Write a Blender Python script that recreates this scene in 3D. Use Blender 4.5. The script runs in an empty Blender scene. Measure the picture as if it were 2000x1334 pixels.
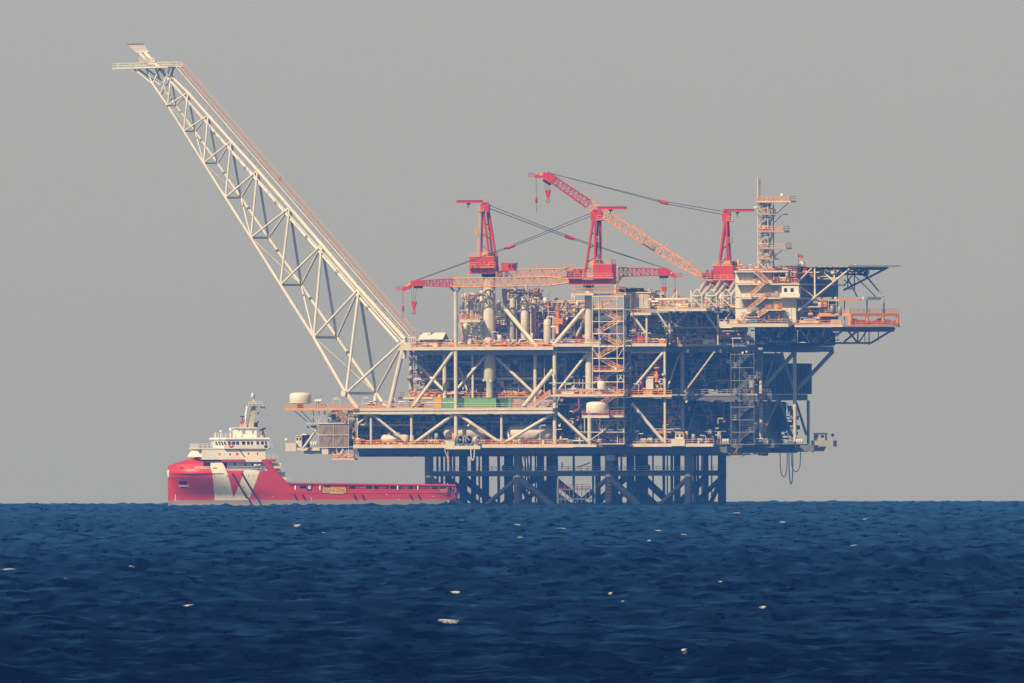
import bpy, math, random
import numpy as np
from mathutils import Vector, Matrix

# ------------------------------------------------------------------ camera, sky, sun, exposure
scn = bpy.context.scene
COL = scn.collection
D_CAM, H_CAM, R_SEA = 10000.0, 10.0, 7.43e6        # metres: range, eye height, refracted earth radius
SEA_AT_CAM = -D_CAM ** 2 / (2 * R_SEA)
cam_d = bpy.data.cameras.new("camera")
cam = bpy.data.objects.new("camera", cam_d)
COL.objects.link(cam)
cam_d.sensor_width = 36.0
cam_d.lens = 80000.0 / 2000.0 * 36.0
cam_d.clip_start = 5.0
cam_d.clip_end = 60000.0
cam.location = (0.0, -D_CAM, SEA_AT_CAM + H_CAM)
PITCH = (982 - 667) / 80000.0 - (H_CAM + SEA_AT_CAM) / D_CAM
cam.rotation_euler = (math.radians(90) + PITCH, math.radians(0.17), 0)
scn.camera = cam

SUN_AZ, SUN_EL = math.radians(40), math.radians(42)   # azimuth left of the line back to the camera
SUN = Vector((-math.sin(SUN_AZ) * math.cos(SUN_EL), -math.cos(SUN_AZ) * math.cos(SUN_EL), math.sin(SUN_EL)))
world = bpy.data.worlds.new("World")
scn.world = world
world.use_nodes = True
wn = world.node_tree
wn.nodes.clear()
w_out = wn.nodes.new("ShaderNodeOutputWorld")
w_bg = wn.nodes.new("ShaderNodeBackground")
w_sky = wn.nodes.new("ShaderNodeTexSky")
w_sky.sky_type = 'NISHITA'
w_sky.sun_disc = False
w_sky.sun_elevation = SUN_EL
w_sky.sun_rotation = math.atan2(SUN.x, SUN.y)
w_sky.altitude = 0
w_sky.air_density = 0.55
w_sky.dust_density = 0.4
w_sky.ozone_density = 1.2
w_hs = wn.nodes.new("ShaderNodeHueSaturation")
w_hs.inputs['Saturation'].default_value = 0.12
w_hs.inputs['Value'].default_value = 1.0
wn.links.new(w_sky.outputs[0], w_hs.inputs['Color'])
w_tn = wn.nodes.new("ShaderNodeVectorMath")                 # colour grade pulling the whole sky towards neutral
w_tn.operation = 'MULTIPLY'
w_tn.inputs[1].default_value = (1.0, 0.982, 1.035)
wn.links.new(w_hs.outputs[0], w_tn.inputs[0])
wn.links.new(w_tn.outputs[0], w_bg.inputs['Color'])
w_bg.inputs['Strength'].default_value = 0.065
wn.links.new(w_bg.outputs[0], w_out.inputs['Surface'])

sun_d = bpy.data.lights.new("sun", 'SUN')
sun_d.energy = 4.9
sun_d.angle = math.radians(0.5)
sun_d.color = (1.0, 0.845, 0.66)
sun = bpy.data.objects.new("sun", sun_d)
COL.objects.link(sun)
sun.location = SUN * 900
sun.rotation_euler = SUN.to_track_quat('Z', 'Y').to_euler()

scn.view_settings.view_transform = 'Standard'
scn.view_settings.look = 'None'
scn.view_settings.exposure = 0.0
scn.view_settings.gamma = 1.0
scn.view_settings.use_curve_mapping = False
scn.render.engine = 'CYCLES'
cy = scn.cycles
cy.use_denoising = True
cy.max_bounces = 5
cy.diffuse_bounces = 2
cy.glossy_bounces = 2
cy.transmission_bounces = 2
cy.volume_bounces = 0
cy.sample_clamp_indirect = 4.0

# ------------------------------------------------------------------ materials
def mat(name, col, rough=0.55, var=0.12, scale=0.5, streak=0.0, streak_col=(0.20, 0.09, 0.04), metal=0.0, spec=0.4):
    m = bpy.data.materials.new(name)
    m.use_nodes = True
    nt = m.node_tree
    b = nt.nodes['Principled BSDF']
    b.inputs['Roughness'].default_value = rough
    b.inputs['Metallic'].default_value = metal
    b.inputs['Specular IOR Level'].default_value = spec
    geo = nt.nodes.new("ShaderNodeNewGeometry")
    nz = nt.nodes.new("ShaderNodeTexNoise")
    nz.inputs['Scale'].default_value = scale
    nz.inputs['Detail'].default_value = 5
    nz.inputs['Roughness'].default_value = 0.65
    nt.links.new(geo.outputs['Position'], nz.inputs['Vector'])
    rmp = nt.nodes.new("ShaderNodeMapRange")
    rmp.inputs['From Min'].default_value = 0.3
    rmp.inputs['From Max'].default_value = 0.7
    rmp.inputs['To Min'].default_value = 1 - var
    rmp.inputs['To Max'].default_value = 1 + var * 0.6
    nt.links.new(nz.outputs['Fac'], rmp.inputs['Value'])
    mul = nt.nodes.new("ShaderNodeVectorMath")
    mul.operation = 'SCALE'
    mul.inputs[0].default_value = col[:3]
    nt.links.new(rmp.outputs[0], mul.inputs['Scale'])
    last = mul.outputs['Vector']
    if streak > 0:
        mp = nt.nodes.new("ShaderNodeMapping")
        mp.inputs['Scale'].default_value = (1.1, 1.1, 0.10)
        nt.links.new(geo.outputs['Position'], mp.inputs['Vector'])
        n2 = nt.nodes.new("ShaderNodeTexNoise")
        n2.inputs['Scale'].default_value = 1.0
        n2.inputs['Detail'].default_value = 6
        nt.links.new(mp.outputs[0], n2.inputs['Vector'])
        r2 = nt.nodes.new("ShaderNodeMapRange")
        r2.inputs['From Min'].default_value = 0.56
        r2.inputs['From Max'].default_value = 0.78
        r2.inputs['To Max'].default_value = streak
        nt.links.new(n2.outputs['Fac'], r2.inputs['Value'])
        mx = nt.nodes.new("ShaderNodeMix")
        mx.data_type = 'RGBA'
        nt.links.new(r2.outputs[0], mx.inputs['Factor'])
        nt.links.new(last, mx.inputs['A'])
        mx.inputs['B'].default_value = (*streak_col, 1)
        last = mx.outputs['Result']
    nt.links.new(last, b.inputs['Base Color'])
    return m

M = {}
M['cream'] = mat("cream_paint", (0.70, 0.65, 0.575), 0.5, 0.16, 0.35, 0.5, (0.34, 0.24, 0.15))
M['white'] = mat("white_paint", (0.80, 0.78, 0.73), 0.45, 0.06, 0.3, 0.12, (0.42, 0.32, 0.22))
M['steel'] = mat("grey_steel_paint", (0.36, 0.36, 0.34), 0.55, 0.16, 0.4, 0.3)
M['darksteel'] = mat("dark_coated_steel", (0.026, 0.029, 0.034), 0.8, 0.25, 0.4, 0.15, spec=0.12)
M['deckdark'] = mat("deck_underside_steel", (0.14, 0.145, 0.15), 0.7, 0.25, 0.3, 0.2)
M['equip'] = mat("equipment_beige", (0.55, 0.485, 0.40), 0.5, 0.25, 0.6, 0.3)
M['rail'] = mat("safety_orange_paint", (0.80, 0.35, 0.08), 0.5, 0.15, 0.8)
M['cranerail'] = mat("boom_yellow_paint", (0.86, 0.38, 0.10), 0.5, 0.10, 0.6)
M['red'] = mat("crane_red_paint", (0.57, 0.036, 0.018), 0.45, 0.14, 0.5, 0.10)
M['firered'] = mat("fire_red_paint", (0.62, 0.06, 0.04), 0.5, 0.12, 0.6)
M['rope'] = mat("wire_rope", (0.06, 0.06, 0.065), 0.5, 0.1)
M['black'] = mat("black_rubber", (0.02, 0.02, 0.022), 0.7, 0.2)
M['glass'] = mat("dark_window_glass", (0.015, 0.02, 0.028), 0.08, 0.0, spec=0.6)
M['yellow'] = mat("container_yellow", (0.80, 0.46, 0.05), 0.5, 0.10, 0.6, 0.15)
M['green'] = mat("container_green", (0.20, 0.46, 0.20), 0.5, 0.10, 0.6, 0.15)
M['dkgreen'] = mat("container_dark_green", (0.03, 0.17, 0.11), 0.5, 0.12, 0.6)
M['blue'] = mat("blue_tarpaulin_paint", (0.03, 0.16, 0.32), 0.5, 0.12, 0.6)
M['mesh'] = mat("windwall_brown", (0.27, 0.215, 0.17), 0.7, 0.30, 0.8, 0.5, (0.40, 0.32, 0.25))
M['boat'] = mat("lifeboat_orange", (0.75, 0.12, 0.03), 0.4, 0.08, 0.5)
M['hose'] = mat("pale_hose", (0.72, 0.70, 0.68), 0.6, 0.05)
M['sign'] = mat("sign_yellow", (0.85, 0.50, 0.03), 0.5, 0.05)
M['signblack'] = mat("sign_black_lettering", (0.02, 0.02, 0.02), 0.6, 0.0)
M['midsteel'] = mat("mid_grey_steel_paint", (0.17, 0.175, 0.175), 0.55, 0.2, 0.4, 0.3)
M['shipwhite'] = mat("ship_white_paint", (0.88, 0.88, 0.87), 0.42, 0.06, 0.3, 0.15, (0.45, 0.36, 0.28))
M['boom'] = mat("boom_white_paint", (0.70, 0.685, 0.645), 0.5, 0.14, 0.35, 0.4, (0.36, 0.27, 0.18))
M['gantry'] = mat("gantry_orange_paint", (0.82, 0.30, 0.03), 0.5, 0.12, 0.6)
M['maroon'] = mat("maroon_paint", (0.20, 0.03, 0.04), 0.5, 0.1)
M['letter'] = mat("white_lettering", (0.82, 0.80, 0.76), 0.5, 0.0)
M['valve'] = mat("valve_orange", (0.72, 0.22, 0.05), 0.5, 0.15)

# ------------------------------------------------------------------ platform frame: px, py of the survey grid and depth v
S = 1 / 8.0
TH = math.radians(13)
c_, s_ = math.cos(TH), math.sin(TH)
def X(px): return (px - 1000) * S
def Z(py): return (982 - py) * S
def P(px, py, v):                       # a point on the plane v metres behind the platform's long front face
    x = X(px)
    return Vector((x, -x * s_ / c_ + v / c_, Z(py)))
def U(px, v): return (X(px) - v * s_) / c_
def W(u, v, z): return Vector((u * c_ + v * s_, -u * s_ + v * c_, z))
UX, VX, ZX = Vector((c_, -s_, 0)), Vector((s_, c_, 0)), Vector((0, 0, 1))

OFF = {}                                # world offset of every root, so that parts can be given in world coordinates
def tag(o, label=None, cat=None, group=None, kind=None):
    if label: o['label'] = label
    if cat: o['category'] = cat
    if group: o['group'] = group
    if kind: o['kind'] = kind
    return o
def thing(name, label, cat, loc=(0, 0, 0), group=None, rotz=0.0, local=False):
    o = bpy.data.objects.new(name, None)
    o.empty_display_size = 1.0
    COL.objects.link(o)
    o.location = loc
    o.rotation_euler = (0, 0, rotz)
    OFF[o] = Vector((0, 0, 0)) if local else Vector(loc)
    return tag(o, label, cat, group)

def basis(d):
    d = d.normalized()
    a = Vector((0, 0, 1)) if abs(d.z) < 0.95 else Vector((1, 0, 0))
    s1 = d.cross(a).normalized()
    return s1, s1.cross(d)

class MB:
    def __init__(self):
        self.v, self.f, self.s, self.m = [], [], [], []
        self.mi = 0
    def add(self, vs, fs, smooth=False):
        n = len(self.v)
        self.v += [tuple(q) for q in vs]
        for f in fs:
            self.f.append([i + n for i in f]); self.s.append(smooth); self.m.append(self.mi)
        return self
    def hexa(self, a):                   # eight corners: bottom ring then top ring
        return self.add(a, [(3, 2, 1, 0), (4, 5, 6, 7), (0, 1, 5, 4), (1, 2, 6, 5), (2, 3, 7, 6), (3, 0, 4, 7)])
    def box(self, px0, px1, py0, py1, v0, v1):          # platform-aligned; px extents at its front face
        u0, u1 = U(px0, v0), U(px1, v0)
        return self.ubox(u0, u1, v0, v1, Z(max(py0, py1)), Z(min(py0, py1)))
    def ubox(self, u0, u1, v0, v1, z0, z1):
        return self.hexa([W(u0, v0, z0), W(u1, v0, z0), W(u1, v1, z0), W(u0, v1, z0),
                          W(u0, v0, z1), W(u1, v0, z1), W(u1, v1, z1), W(u0, v1, z1)])
    def lbox(self, x0, x1, y0, y1, z0, z1):
        return self.hexa([(x0, y0, z0), (x1, y0, z0), (x1, y1, z0), (x0, y1, z0),
                          (x0, y0, z1), (x1, y0, z1), (x1, y1, z1), (x0, y1, z1)])
    def tube(self, p, q, r, n=6, r2=None, caps=True):
        p, q = Vector(p), Vector(q)
        if (q - p).length < 1e-6: return self
        r2 = r if r2 is None else r2
        a, b = basis(q - p)
        vs = []
        for cen, rr in ((p, r), (q, r2)):
            for k in range(n):
                t = 2 * math.pi * (k + 0.5) / n
                vs.append(cen + a * (math.cos(t) * rr) + b * (math.sin(t) * rr))
        self.add(vs, [(k, (k + 1) % n, n + (k + 1) % n, n + k) for k in range(n)], n > 4)
        if caps:
            self.add(vs[:n], [tuple(range(n))[::-1]]); self.add(vs[n:], [tuple(range(n))])
        return self
    def path(self, pts, r, n=6):
        for a, b in zip(pts[:-1], pts[1:]): self.tube(a, b, r, n)
        return self
    def lathe(self, cen, prof, n=24, axis=None):        # profile of (radius, height) about an axis through cen
        cen = Vector(cen)
        ax = Vector(axis or (0, 0, 1)).normalized()
        a, b = basis(ax)
        vs, fs = [], []
        for r, h in prof:
            for k in range(n):
                t = 2 * math.pi * k / n
                vs.append(cen + ax * h + a * (math.cos(t) * r) + b * (math.sin(t) * r))
        for j in range(len(prof) - 1):
            for k in range(n):
                fs.append((j * n + k, j * n + (k + 1) % n, (j + 1) * n + (k + 1) % n, (j + 1) * n + k))
        self.add(vs, fs, True)
        m = (len(prof) - 1) * n
        self.add(vs[:n], [tuple(range(n))[::-1]]); self.add(vs[m:], [tuple(range(n))])
        return self
    def torus(self, cen, axis, R, r, n=16, k=6):
        a, b = basis(Vector(axis))
        cen = Vector(cen)
        ring = [cen + a * (math.cos(2 * math.pi * i / n) * R) + b * (math.sin(2 * math.pi * i / n) * R) for i in range(n + 1)]
        return self.path(ring, r, k)
    def build(self, name, m, parent=None, label=None, kind=None, off=None):
        me = bpy.data.meshes.new(name)
        o_ = off if off is not None else (OFF.get(parent, Vector((0, 0, 0))) if parent else Vector((0, 0, 0)))
        me.from_pydata([(x - o_[0], y - o_[1], z - o_[2]) for x, y, z in self.v], [], self.f)
        me.polygons.foreach_set('use_smooth', self.s)
        for mm in (m if isinstance(m, (list, tuple)) else [m]): me.materials.append(mm)
        if any(self.m): me.polygons.foreach_set('material_index', self.m)
        me.update()
        o = bpy.data.objects.new(name, me)
        COL.objects.link(o)
        if parent: o.parent = parent
        OFF[o] = o_
        if label: o['label'] = label
        if kind: o['kind'] = kind
        return o
def group_box(name, m, parent, *boxes):
    b = MB()
    for q in boxes: b.box(*q)
    return b.build(name, m, parent)

ROD = {}
def rod_mesh(m, n):
    if (m, n) not in ROD:
        b = MB(); b.tube((0, 0, 0), (0, 0, 1), 1.0, n)
        me = bpy.data.meshes.new("round_bar")
        me.from_pydata(b.v, [], b.f); me.polygons.foreach_set('use_smooth', b.s); me.materials.append(m); me.update()
        ROD[(m, n)] = me
    return ROD[(m, n)]
def rod(name, p, q, r, m, parent, n=12):
    p, q = Vector(p), Vector(q)
    o = bpy.data.objects.new(name, rod_mesh(m, n))
    COL.objects.link(o)
    if parent: o.parent = parent
    d = q - p
    o.matrix_basis = Matrix.Translation(p - OFF.get(parent, Vector())) @ d.to_track_quat('Z', 'Y').to_matrix().to_4x4() @ Matrix.Diagonal((r, r, d.length, 1))
    return o
def prod(name, a, b, wpx, m, parent, n=12):          # rod between two (px, py, v) points, width in survey units
    return rod(name, P(*a), P(*b), wpx * S / 2, m, parent, n)

def rail(parent, pts, h=1.15, step=1.6, m=None, name="handrail", r=0.075, kick=True):
    b = MB()
    for a, q in zip(pts[:-1], pts[1:]):
        a, q = Vector(a), Vector(q)
        L = (q - a).length
        k = max(1, round(L / step))
        for i in range(k + 1):
            p0 = a.lerp(q, i / k)
            b.tube(p0, p0 + ZX * h, r, 4, caps=False)
        for hh in (h, h * 0.55):
            b.tube(a + ZX * hh, q + ZX * hh, r, 4, caps=False)
        if kick:
            b.tube(a + ZX * 0.1, q + ZX * 0.1, r * 1.6, 4, caps=False)
    return b.build(name, m or M['rail'], parent)
def prail(parent, px0, px1, py, v, v_back=None, **k):
    pts = [P(px0, py, v), P(px1, py, v)]
    if v_back is not None:                              # carry the rail round the right-hand end
        pts.append(W(U(px1, v), v_back, Z(py)))
    return rail(parent, pts, **k)
def stairs(parent, p, q, wid, m_side, m_tread, name="stair_flight", lateral=None, mr=None):
    p, q = Vector(p), Vector(q)
    lat = (lateral or VX) * wid
    b = MB()
    for o_ in (Vector(), lat):
        b.tube(p + o_, q + o_, 0.13, 4)
    f = b.build(name, m_side, parent)
    t = MB(); k = max(3, int(abs(q.z - p.z) / 0.25))
    hd = (q - p); hd.z = 0; hd.normalize(); hd *= 0.13
    for i in range(k):
        a = p.lerp(q, (i + 0.5) / k)
        t.hexa([a - hd - ZX * .02, a + hd - ZX * .02, a + hd + lat - ZX * .02, a - hd + lat - ZX * .02,
                a - hd + ZX * .02, a + hd + ZX * .02, a + hd + lat + ZX * .02, a - hd + lat + ZX * .02])
    t.build("stair_treads", m_tread, f, kind="stuff", off=OFF[f])
    for o_ in (Vector(), lat):
        rail(f, [p + o_, q + o_], m=mr or M['rail'], step=1.4, kick=False)
    return f

# ------------------------------------------------------------------ sea
rng = np.random.default_rng(11)
def sea_waves():
    n = 90
    lam = np.exp(rng.uniform(np.log(1.7), np.log(13), n))
    ang = rng.normal(-0.15, 0.50, n) + math.pi / 2
    amp = 0.0140 * lam ** 0.88 / (1 + (lam / 6.0) ** 2)
    ph = rng.uniform(0, 2 * math.pi, n)
    k = 2 * math.pi / lam
    return k * np.cos(ang), k * np.sin(ang), amp, ph
WK = sea_waves()
def wave_h(x, y):
    h = np.zeros_like(x)
    for kx, ky, a, p in zip(*WK):
        t = kx * x + ky * y + p
        h += a * (np.sin(t) + 0.28 * np.cos(2 * t + 0.6))
    mod = 1 + 0.30 * np.sin(x / 61 + y / 190 + 1.0) * np.sin(y / 143 - x / 88) + 0.22 * np.sin(y / 330 + x / 140 + 2.2)
    return h * mod
def sea_z0(x, y): return -(x * x + y * y) / (2 * R_SEA)
def range_of(py):                                       # range at which the mean sea appears at row py
    dip = math.sqrt(2 * H_CAM / R_SEA)
    al = dip + max(0.3, (py - 981.5)) / 80000.0
    return R_SEA * (al - math.sqrt(max(0.0, al * al - 2 * H_CAM / R_SEA)))

rows = [12, 60, 160, 350, 700, 1100, 1400, 1550]
d = 1600.0
while d < 12600:
    rows.append(d); d += max(0.62, d * d / 4.2e6)
rows += [12900, 13400, 14200]
cols = [-26000, -9000, -4000, -2200, -1500] + list(np.linspace(-1080, 1080, 541)) + [1500, 2200, 4000, 9000, 26000]
rows = np.array(rows); cols = np.array(cols)
DD, CC = np.meshgrid(rows, cols, indexing='ij')
XX = DD * CC / 80000.0
YY = DD - D_CAM
HH = wave_h(XX, YY)
fade = np.clip((DD - 1560) / 60, 0, 1) * np.clip((1500 - np.abs(CC)) / 300, 0, 1)
HH = HH * fade
FO = np.zeros_like(HH)
caps = [(995, 1022, 20, 7), (1097, 1027, 18, 4), (885, 1207, 36, 7), (365, 1173, 22, 6), (880, 1148, 20, 5), (13, 1104, 26, 6),
        (75, 1108, 14, 4), (75, 1122, 16, 5), (118, 1120, 7, 3), (265, 1101, 12, 5), (313, 1137, 9, 3), (573, 1023, 12, 4),
        (905, 1013, 9, 3), (1005, 997, 5, 3), (1025, 1044, 9, 3), (1290, 1033, 14, 3), (1345, 1040, 12, 4), (1278, 1052, 6, 3),
        (1435, 1001, 22, 4), (1348, 983, 6, 3), (1597, 1002, 14, 4), (1705, 1012, 18, 4), (1660, 1059, 14, 4), (1407, 1132, 8, 3),
        (1760, 1040, 10, 3), (1480, 1180, 12, 4), (1550, 1108, 10, 3), (1870, 1024, 12, 3), (1930, 1090, 12, 4), (1183, 1151, 6, 3),
        (1208, 1167, 6, 4), (445, 1018, 9, 3), (176, 1003, 5, 3), (203, 986, 6, 2),
        (700, 1012, 10, 3), (640, 1035, 8, 3), (1180, 994, 7, 2), (1530, 1020, 10, 3), (1820, 998, 8, 2), (1970, 1050, 10, 3),
        (560, 1130, 9, 3), (1330, 1270, 10, 4), (100, 1225, 10, 3)]
frng = np.random.default_rng(5)
for _ in range(0):
    py_ = 984 + 340 * frng.random() ** 1.7
    caps.append((frng.uniform(0, 2000), py_, frng.uniform(7, 13), 2))
for px, py, wpx, hpx in caps:
    dd = range_of(py)
    i0, i1 = np.searchsorted(rows, [dd - 14, dd + 14]); i1 = max(i1, i0 + 2)
    j0, j1 = np.searchsorted(cols, [px - 1000 - 10, px - 1000 + 10]); j1 = max(j1, j0 + 2)
    sub = HH[i0:i1, j0:j1]
    ii, jj = np.unravel_index(np.argmax(sub), sub.shape)
    ci, cj = i0 + ii, j0 + jj
    dpos, cpos = rows[ci], cols[cj]
    a0, a1 = max(0, ci - 14), ci + 10
    b0, b1 = np.searchsorted(cols, [cpos - wpx * 1.4, cpos + wpx * 1.4])
    sd = max(0.8, 1.2 * (rows[ci + 1] - rows[ci]))
    gx = (CC[a0:a1, b0:b1] - cpos) / (wpx * 0.92)
    gy = DD[a0:a1, b0:b1] - dpos - 0.3 * gx
    bl = np.exp(-(np.abs(gx) ** 2.4) * 1.2 - np.where(gy > 0, (gy / (sd * 1.0)) ** 2, (gy / (sd * 0.40)) ** 2))
    nz = frng.uniform(0.15, 1.3, (1, bl.shape[1])) * frng.uniform(0.6, 1.2, bl.shape)
    nz = (nz + np.roll(nz, 1, axis=1) + np.roll(nz, -1, axis=1)) / 3
    FO[a0:a1, b0:b1] = np.maximum(FO[a0:a1, b0:b1], np.clip(bl * (0.55 + 0.55 * nz) * (1.15 if hpx > 2 else 0.85), 0, 1))
HH = HH + FO * 0.03 - 0.65
ZZ = sea_z0(XX, YY) + HH
nr, nc = ZZ.shape
sea_me = bpy.data.meshes.new("sea")
sea_me.vertices.add(nr * nc)
sea_me.vertices.foreach_set('co', np.stack([XX, YY, ZZ], -1).astype(np.float32).ravel())
idx = np.arange(nr * nc).reshape(nr, nc)
quads = np.stack([idx[:-1, :-1], idx[:-1, 1:], idx[1:, 1:], idx[1:, :-1]], -1).reshape(-1, 4)
nq = len(quads)
sea_me.loops.add(nq * 4)
sea_me.loops.foreach_set('vertex_index', quads.astype(np.int32).ravel())
sea_me.polygons.add(nq)
sea_me.polygons.foreach_set('loop_start', np.arange(0, nq * 4, 4, dtype=np.int32))
sea_me.polygons.foreach_set('use_smooth', np.ones(nq, dtype=bool))
sea_me.update(calc_edges=True)
fa = sea_me.attributes.new("foam", 'FLOAT', 'POINT')
fa.data.foreach_set('value', FO.astype(np.float32).ravel())
sea = bpy.data.objects.new("sea", sea_me)
COL.objects.link(sea)
tag(sea, kind="structure")
sm = bpy.data.materials.new("sea_water")
sm.use_nodes = True
nt = sm.node_tree
nt.nodes.clear()
N, Lk = nt.nodes.new, nt.links.new
out = N("ShaderNodeOutputMaterial")
geo = N("ShaderNodeNewGeometry")
n1 = N("ShaderNodeTexNoise")
n1.inputs['Scale'].default_value = 1.3
n1.inputs['Detail'].default_value = 7
n1.inputs['Roughness'].default_value = 0.72
Lk(geo.outputs['Position'], n1.inputs['Vector'])
bp = N("ShaderNodeBump")
bp.inputs['Strength'].default_value = 1.0
bp.inputs['Distance'].default_value = 0.05
Lk(n1.outputs['Fac'], bp.inputs['Height'])
body = N("ShaderNodeBsdfDiffuse")                       # light scattered back up out of deep water
body.inputs['Color'].default_value = (0.0008, 0.0052, 0.024, 1)
Lk(bp.outputs[0], body.inputs['Normal'])
gl = N("ShaderNodeBsdfGlossy")                          # sky mirrored by wavelets too small to model
gl.inputs['Roughness'].default_value = 0.13
gl.inputs['Color'].default_value = (0.18, 0.54, 1.0, 1)
Lk(bp.outputs[0], gl.inputs['Normal'])
fr_ = N("ShaderNodeFresnel"); fr_.inputs['IOR'].default_value = 1.333
Lk(bp.outputs[0], fr_.inputs['Normal'])
mn = N("ShaderNodeMath"); mn.operation = 'MULTIPLY'
Lk(fr_.outputs[0], mn.inputs[0]); mn.inputs[1].default_value = 0.25
m2 = N("ShaderNodeMath"); m2.operation = 'MINIMUM'
mp_ = N("ShaderNodeMapping"); mp_.inputs['Scale'].default_value = (0.30, 0.013, 0.0)   # wind streaks and wave groups, long down-range
Lk(geo.outputs['Position'], mp_.inputs['Vector'])
n3 = N("ShaderNodeTexNoise"); n3.inputs['Scale'].default_value = 1.0; n3.inputs['Detail'].default_value = 9; n3.inputs['Roughness'].default_value = 0.68
Lk(mp_.outputs[0], n3.inputs['Vector'])
mr_ = N("ShaderNodeMapRange"); mr_.inputs['From Min'].default_value = 0.40; mr_.inputs['From Max'].default_value = 0.62; mr_.inputs['To Min'].default_value = 0.04; mr_.inputs['To Max'].default_value = 2.3
Lk(n3.outputs['Fac'], mr_.inputs['Value'])
mg = N("ShaderNodeMath"); mg.operation = 'MULTIPLY'
Lk(mn.outputs[0], mg.inputs[0]); Lk(mr_.outputs[0], mg.inputs[1])
Lk(mg.outputs[0], m2.inputs[0]); m2.inputs[1].default_value = 0.40
w1 = N("ShaderNodeMixShader")
Lk(m2.outputs[0], w1.inputs[0]); Lk(body.outputs[0], w1.inputs[1]); Lk(gl.outputs[0], w1.inputs[2])
foam = N("ShaderNodeBsdfDiffuse"); foam.inputs['Color'].default_value = (0.62, 0.63, 0.63, 1)
at = N("ShaderNodeAttribute"); at.attribute_name = "foam"
n2 = N("ShaderNodeTexNoise"); n2.inputs['Scale'].default_value = 4.0; n2.inputs['Detail'].default_value = 4
Lk(geo.outputs['Position'], n2.inputs['Vector'])
sb_ = N("ShaderNodeMath"); sb_.operation = 'MULTIPLY'
Lk(n2.outputs['Fac'], sb_.inputs[0]); sb_.inputs[1].default_value = -2.5
fm = N("ShaderNodeMath"); fm.operation = 'MULTIPLY_ADD'; fm.use_clamp = True
Lk(at.outputs['Fac'], fm.inputs[0]); fm.inputs[1].default_value = 2.3; Lk(sb_.outputs[0], fm.inputs[2])
w2 = N("ShaderNodeMixShader")
Lk(fm.outputs[0], w2.inputs[0]); Lk(w1.outputs[0], w2.inputs[1]); Lk(foam.outputs[0], w2.inputs[2])
Lk(w2.outputs[0], out.inputs['Surface'])
sea_me.materials.append(sm)

# ------------------------------------------------------------------ haze
hz = MB().lbox(-6000, 6000, -10800, 4600, -20, 122).build("haze", bpy.data.materials.new("haze_air"), kind="stuff")
hm = hz.data.materials[0]
hm.use_nodes = True
hn = hm.node_tree
hn.nodes.clear()
ho = hn.nodes.new("ShaderNodeOutputMaterial")
pv = hn.nodes.new("ShaderNodeVolumePrincipled")
pv.inputs['Color'].default_value = (0.075, 0.295, 1.0, 1)
pv.inputs['Absorption Color'].default_value = (1, 1, 1, 1)
pv.inputs['Density'].default_value = 5.0e-5
pv.inputs['Anisotropy'].default_value = 0.0
hn.links.new(pv.outputs[0], ho.inputs['Volume'])
# ------------------------------------------------------------------ jacket: eight legs, braces, walkway, risers
CR, WH, ST, DK, EQ, RL = M['cream'], M['white'], M['steel'], M['darksteel'], M['equip'], M['rail']
jk = thing("platform_jacket", "dark steel jacket of tall legs and crossed braces standing in the sea under the platform", "platform jacket", P(1090, 982, 22))
FR, BK = 6.0, 43.0
LEGS = [838, 1012, 1190, 1345]
def back(px): return px + (BK - FR) * s_ * 8
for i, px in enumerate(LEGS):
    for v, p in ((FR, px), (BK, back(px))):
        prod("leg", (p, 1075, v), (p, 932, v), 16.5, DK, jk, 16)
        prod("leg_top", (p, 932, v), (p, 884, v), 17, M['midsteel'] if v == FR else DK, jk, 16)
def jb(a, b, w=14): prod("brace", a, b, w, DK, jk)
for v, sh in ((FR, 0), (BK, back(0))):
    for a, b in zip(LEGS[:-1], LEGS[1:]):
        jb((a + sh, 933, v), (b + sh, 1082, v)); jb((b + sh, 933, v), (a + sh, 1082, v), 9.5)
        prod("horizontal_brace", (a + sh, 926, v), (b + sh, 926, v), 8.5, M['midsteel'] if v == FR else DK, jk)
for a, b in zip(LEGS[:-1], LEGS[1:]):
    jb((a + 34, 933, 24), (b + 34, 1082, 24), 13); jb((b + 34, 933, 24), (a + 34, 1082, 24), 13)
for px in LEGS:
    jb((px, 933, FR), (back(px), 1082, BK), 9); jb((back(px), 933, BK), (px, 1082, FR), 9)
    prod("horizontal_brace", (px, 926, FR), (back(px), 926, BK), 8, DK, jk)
MBw = MB(); MBw.box(836, 1192, 920.5, 922.5, FR - 1.4, FR + 1.8); MBw.build("walkway", M["midsteel"], jk)
MB().box(1192, 1346, 920.5, 922.5, FR - 1.4, FR + 1.8).build("walkway", DK, jk)
prail(jk, 846, 1186, 920.5, FR - 1.2, m=ST, r=0.06)
prail(jk, 1198, 1340, 920.5, FR - 1.2, m=ST, r=0.06)
prail(jk, back(846), back(1340), 920.5, BK, m=DK, r=0.055)
MB().box(back(836), back(1346), 920.5, 923, BK - 1.2, BK + 1.2).build("walkway", DK, jk)
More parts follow.
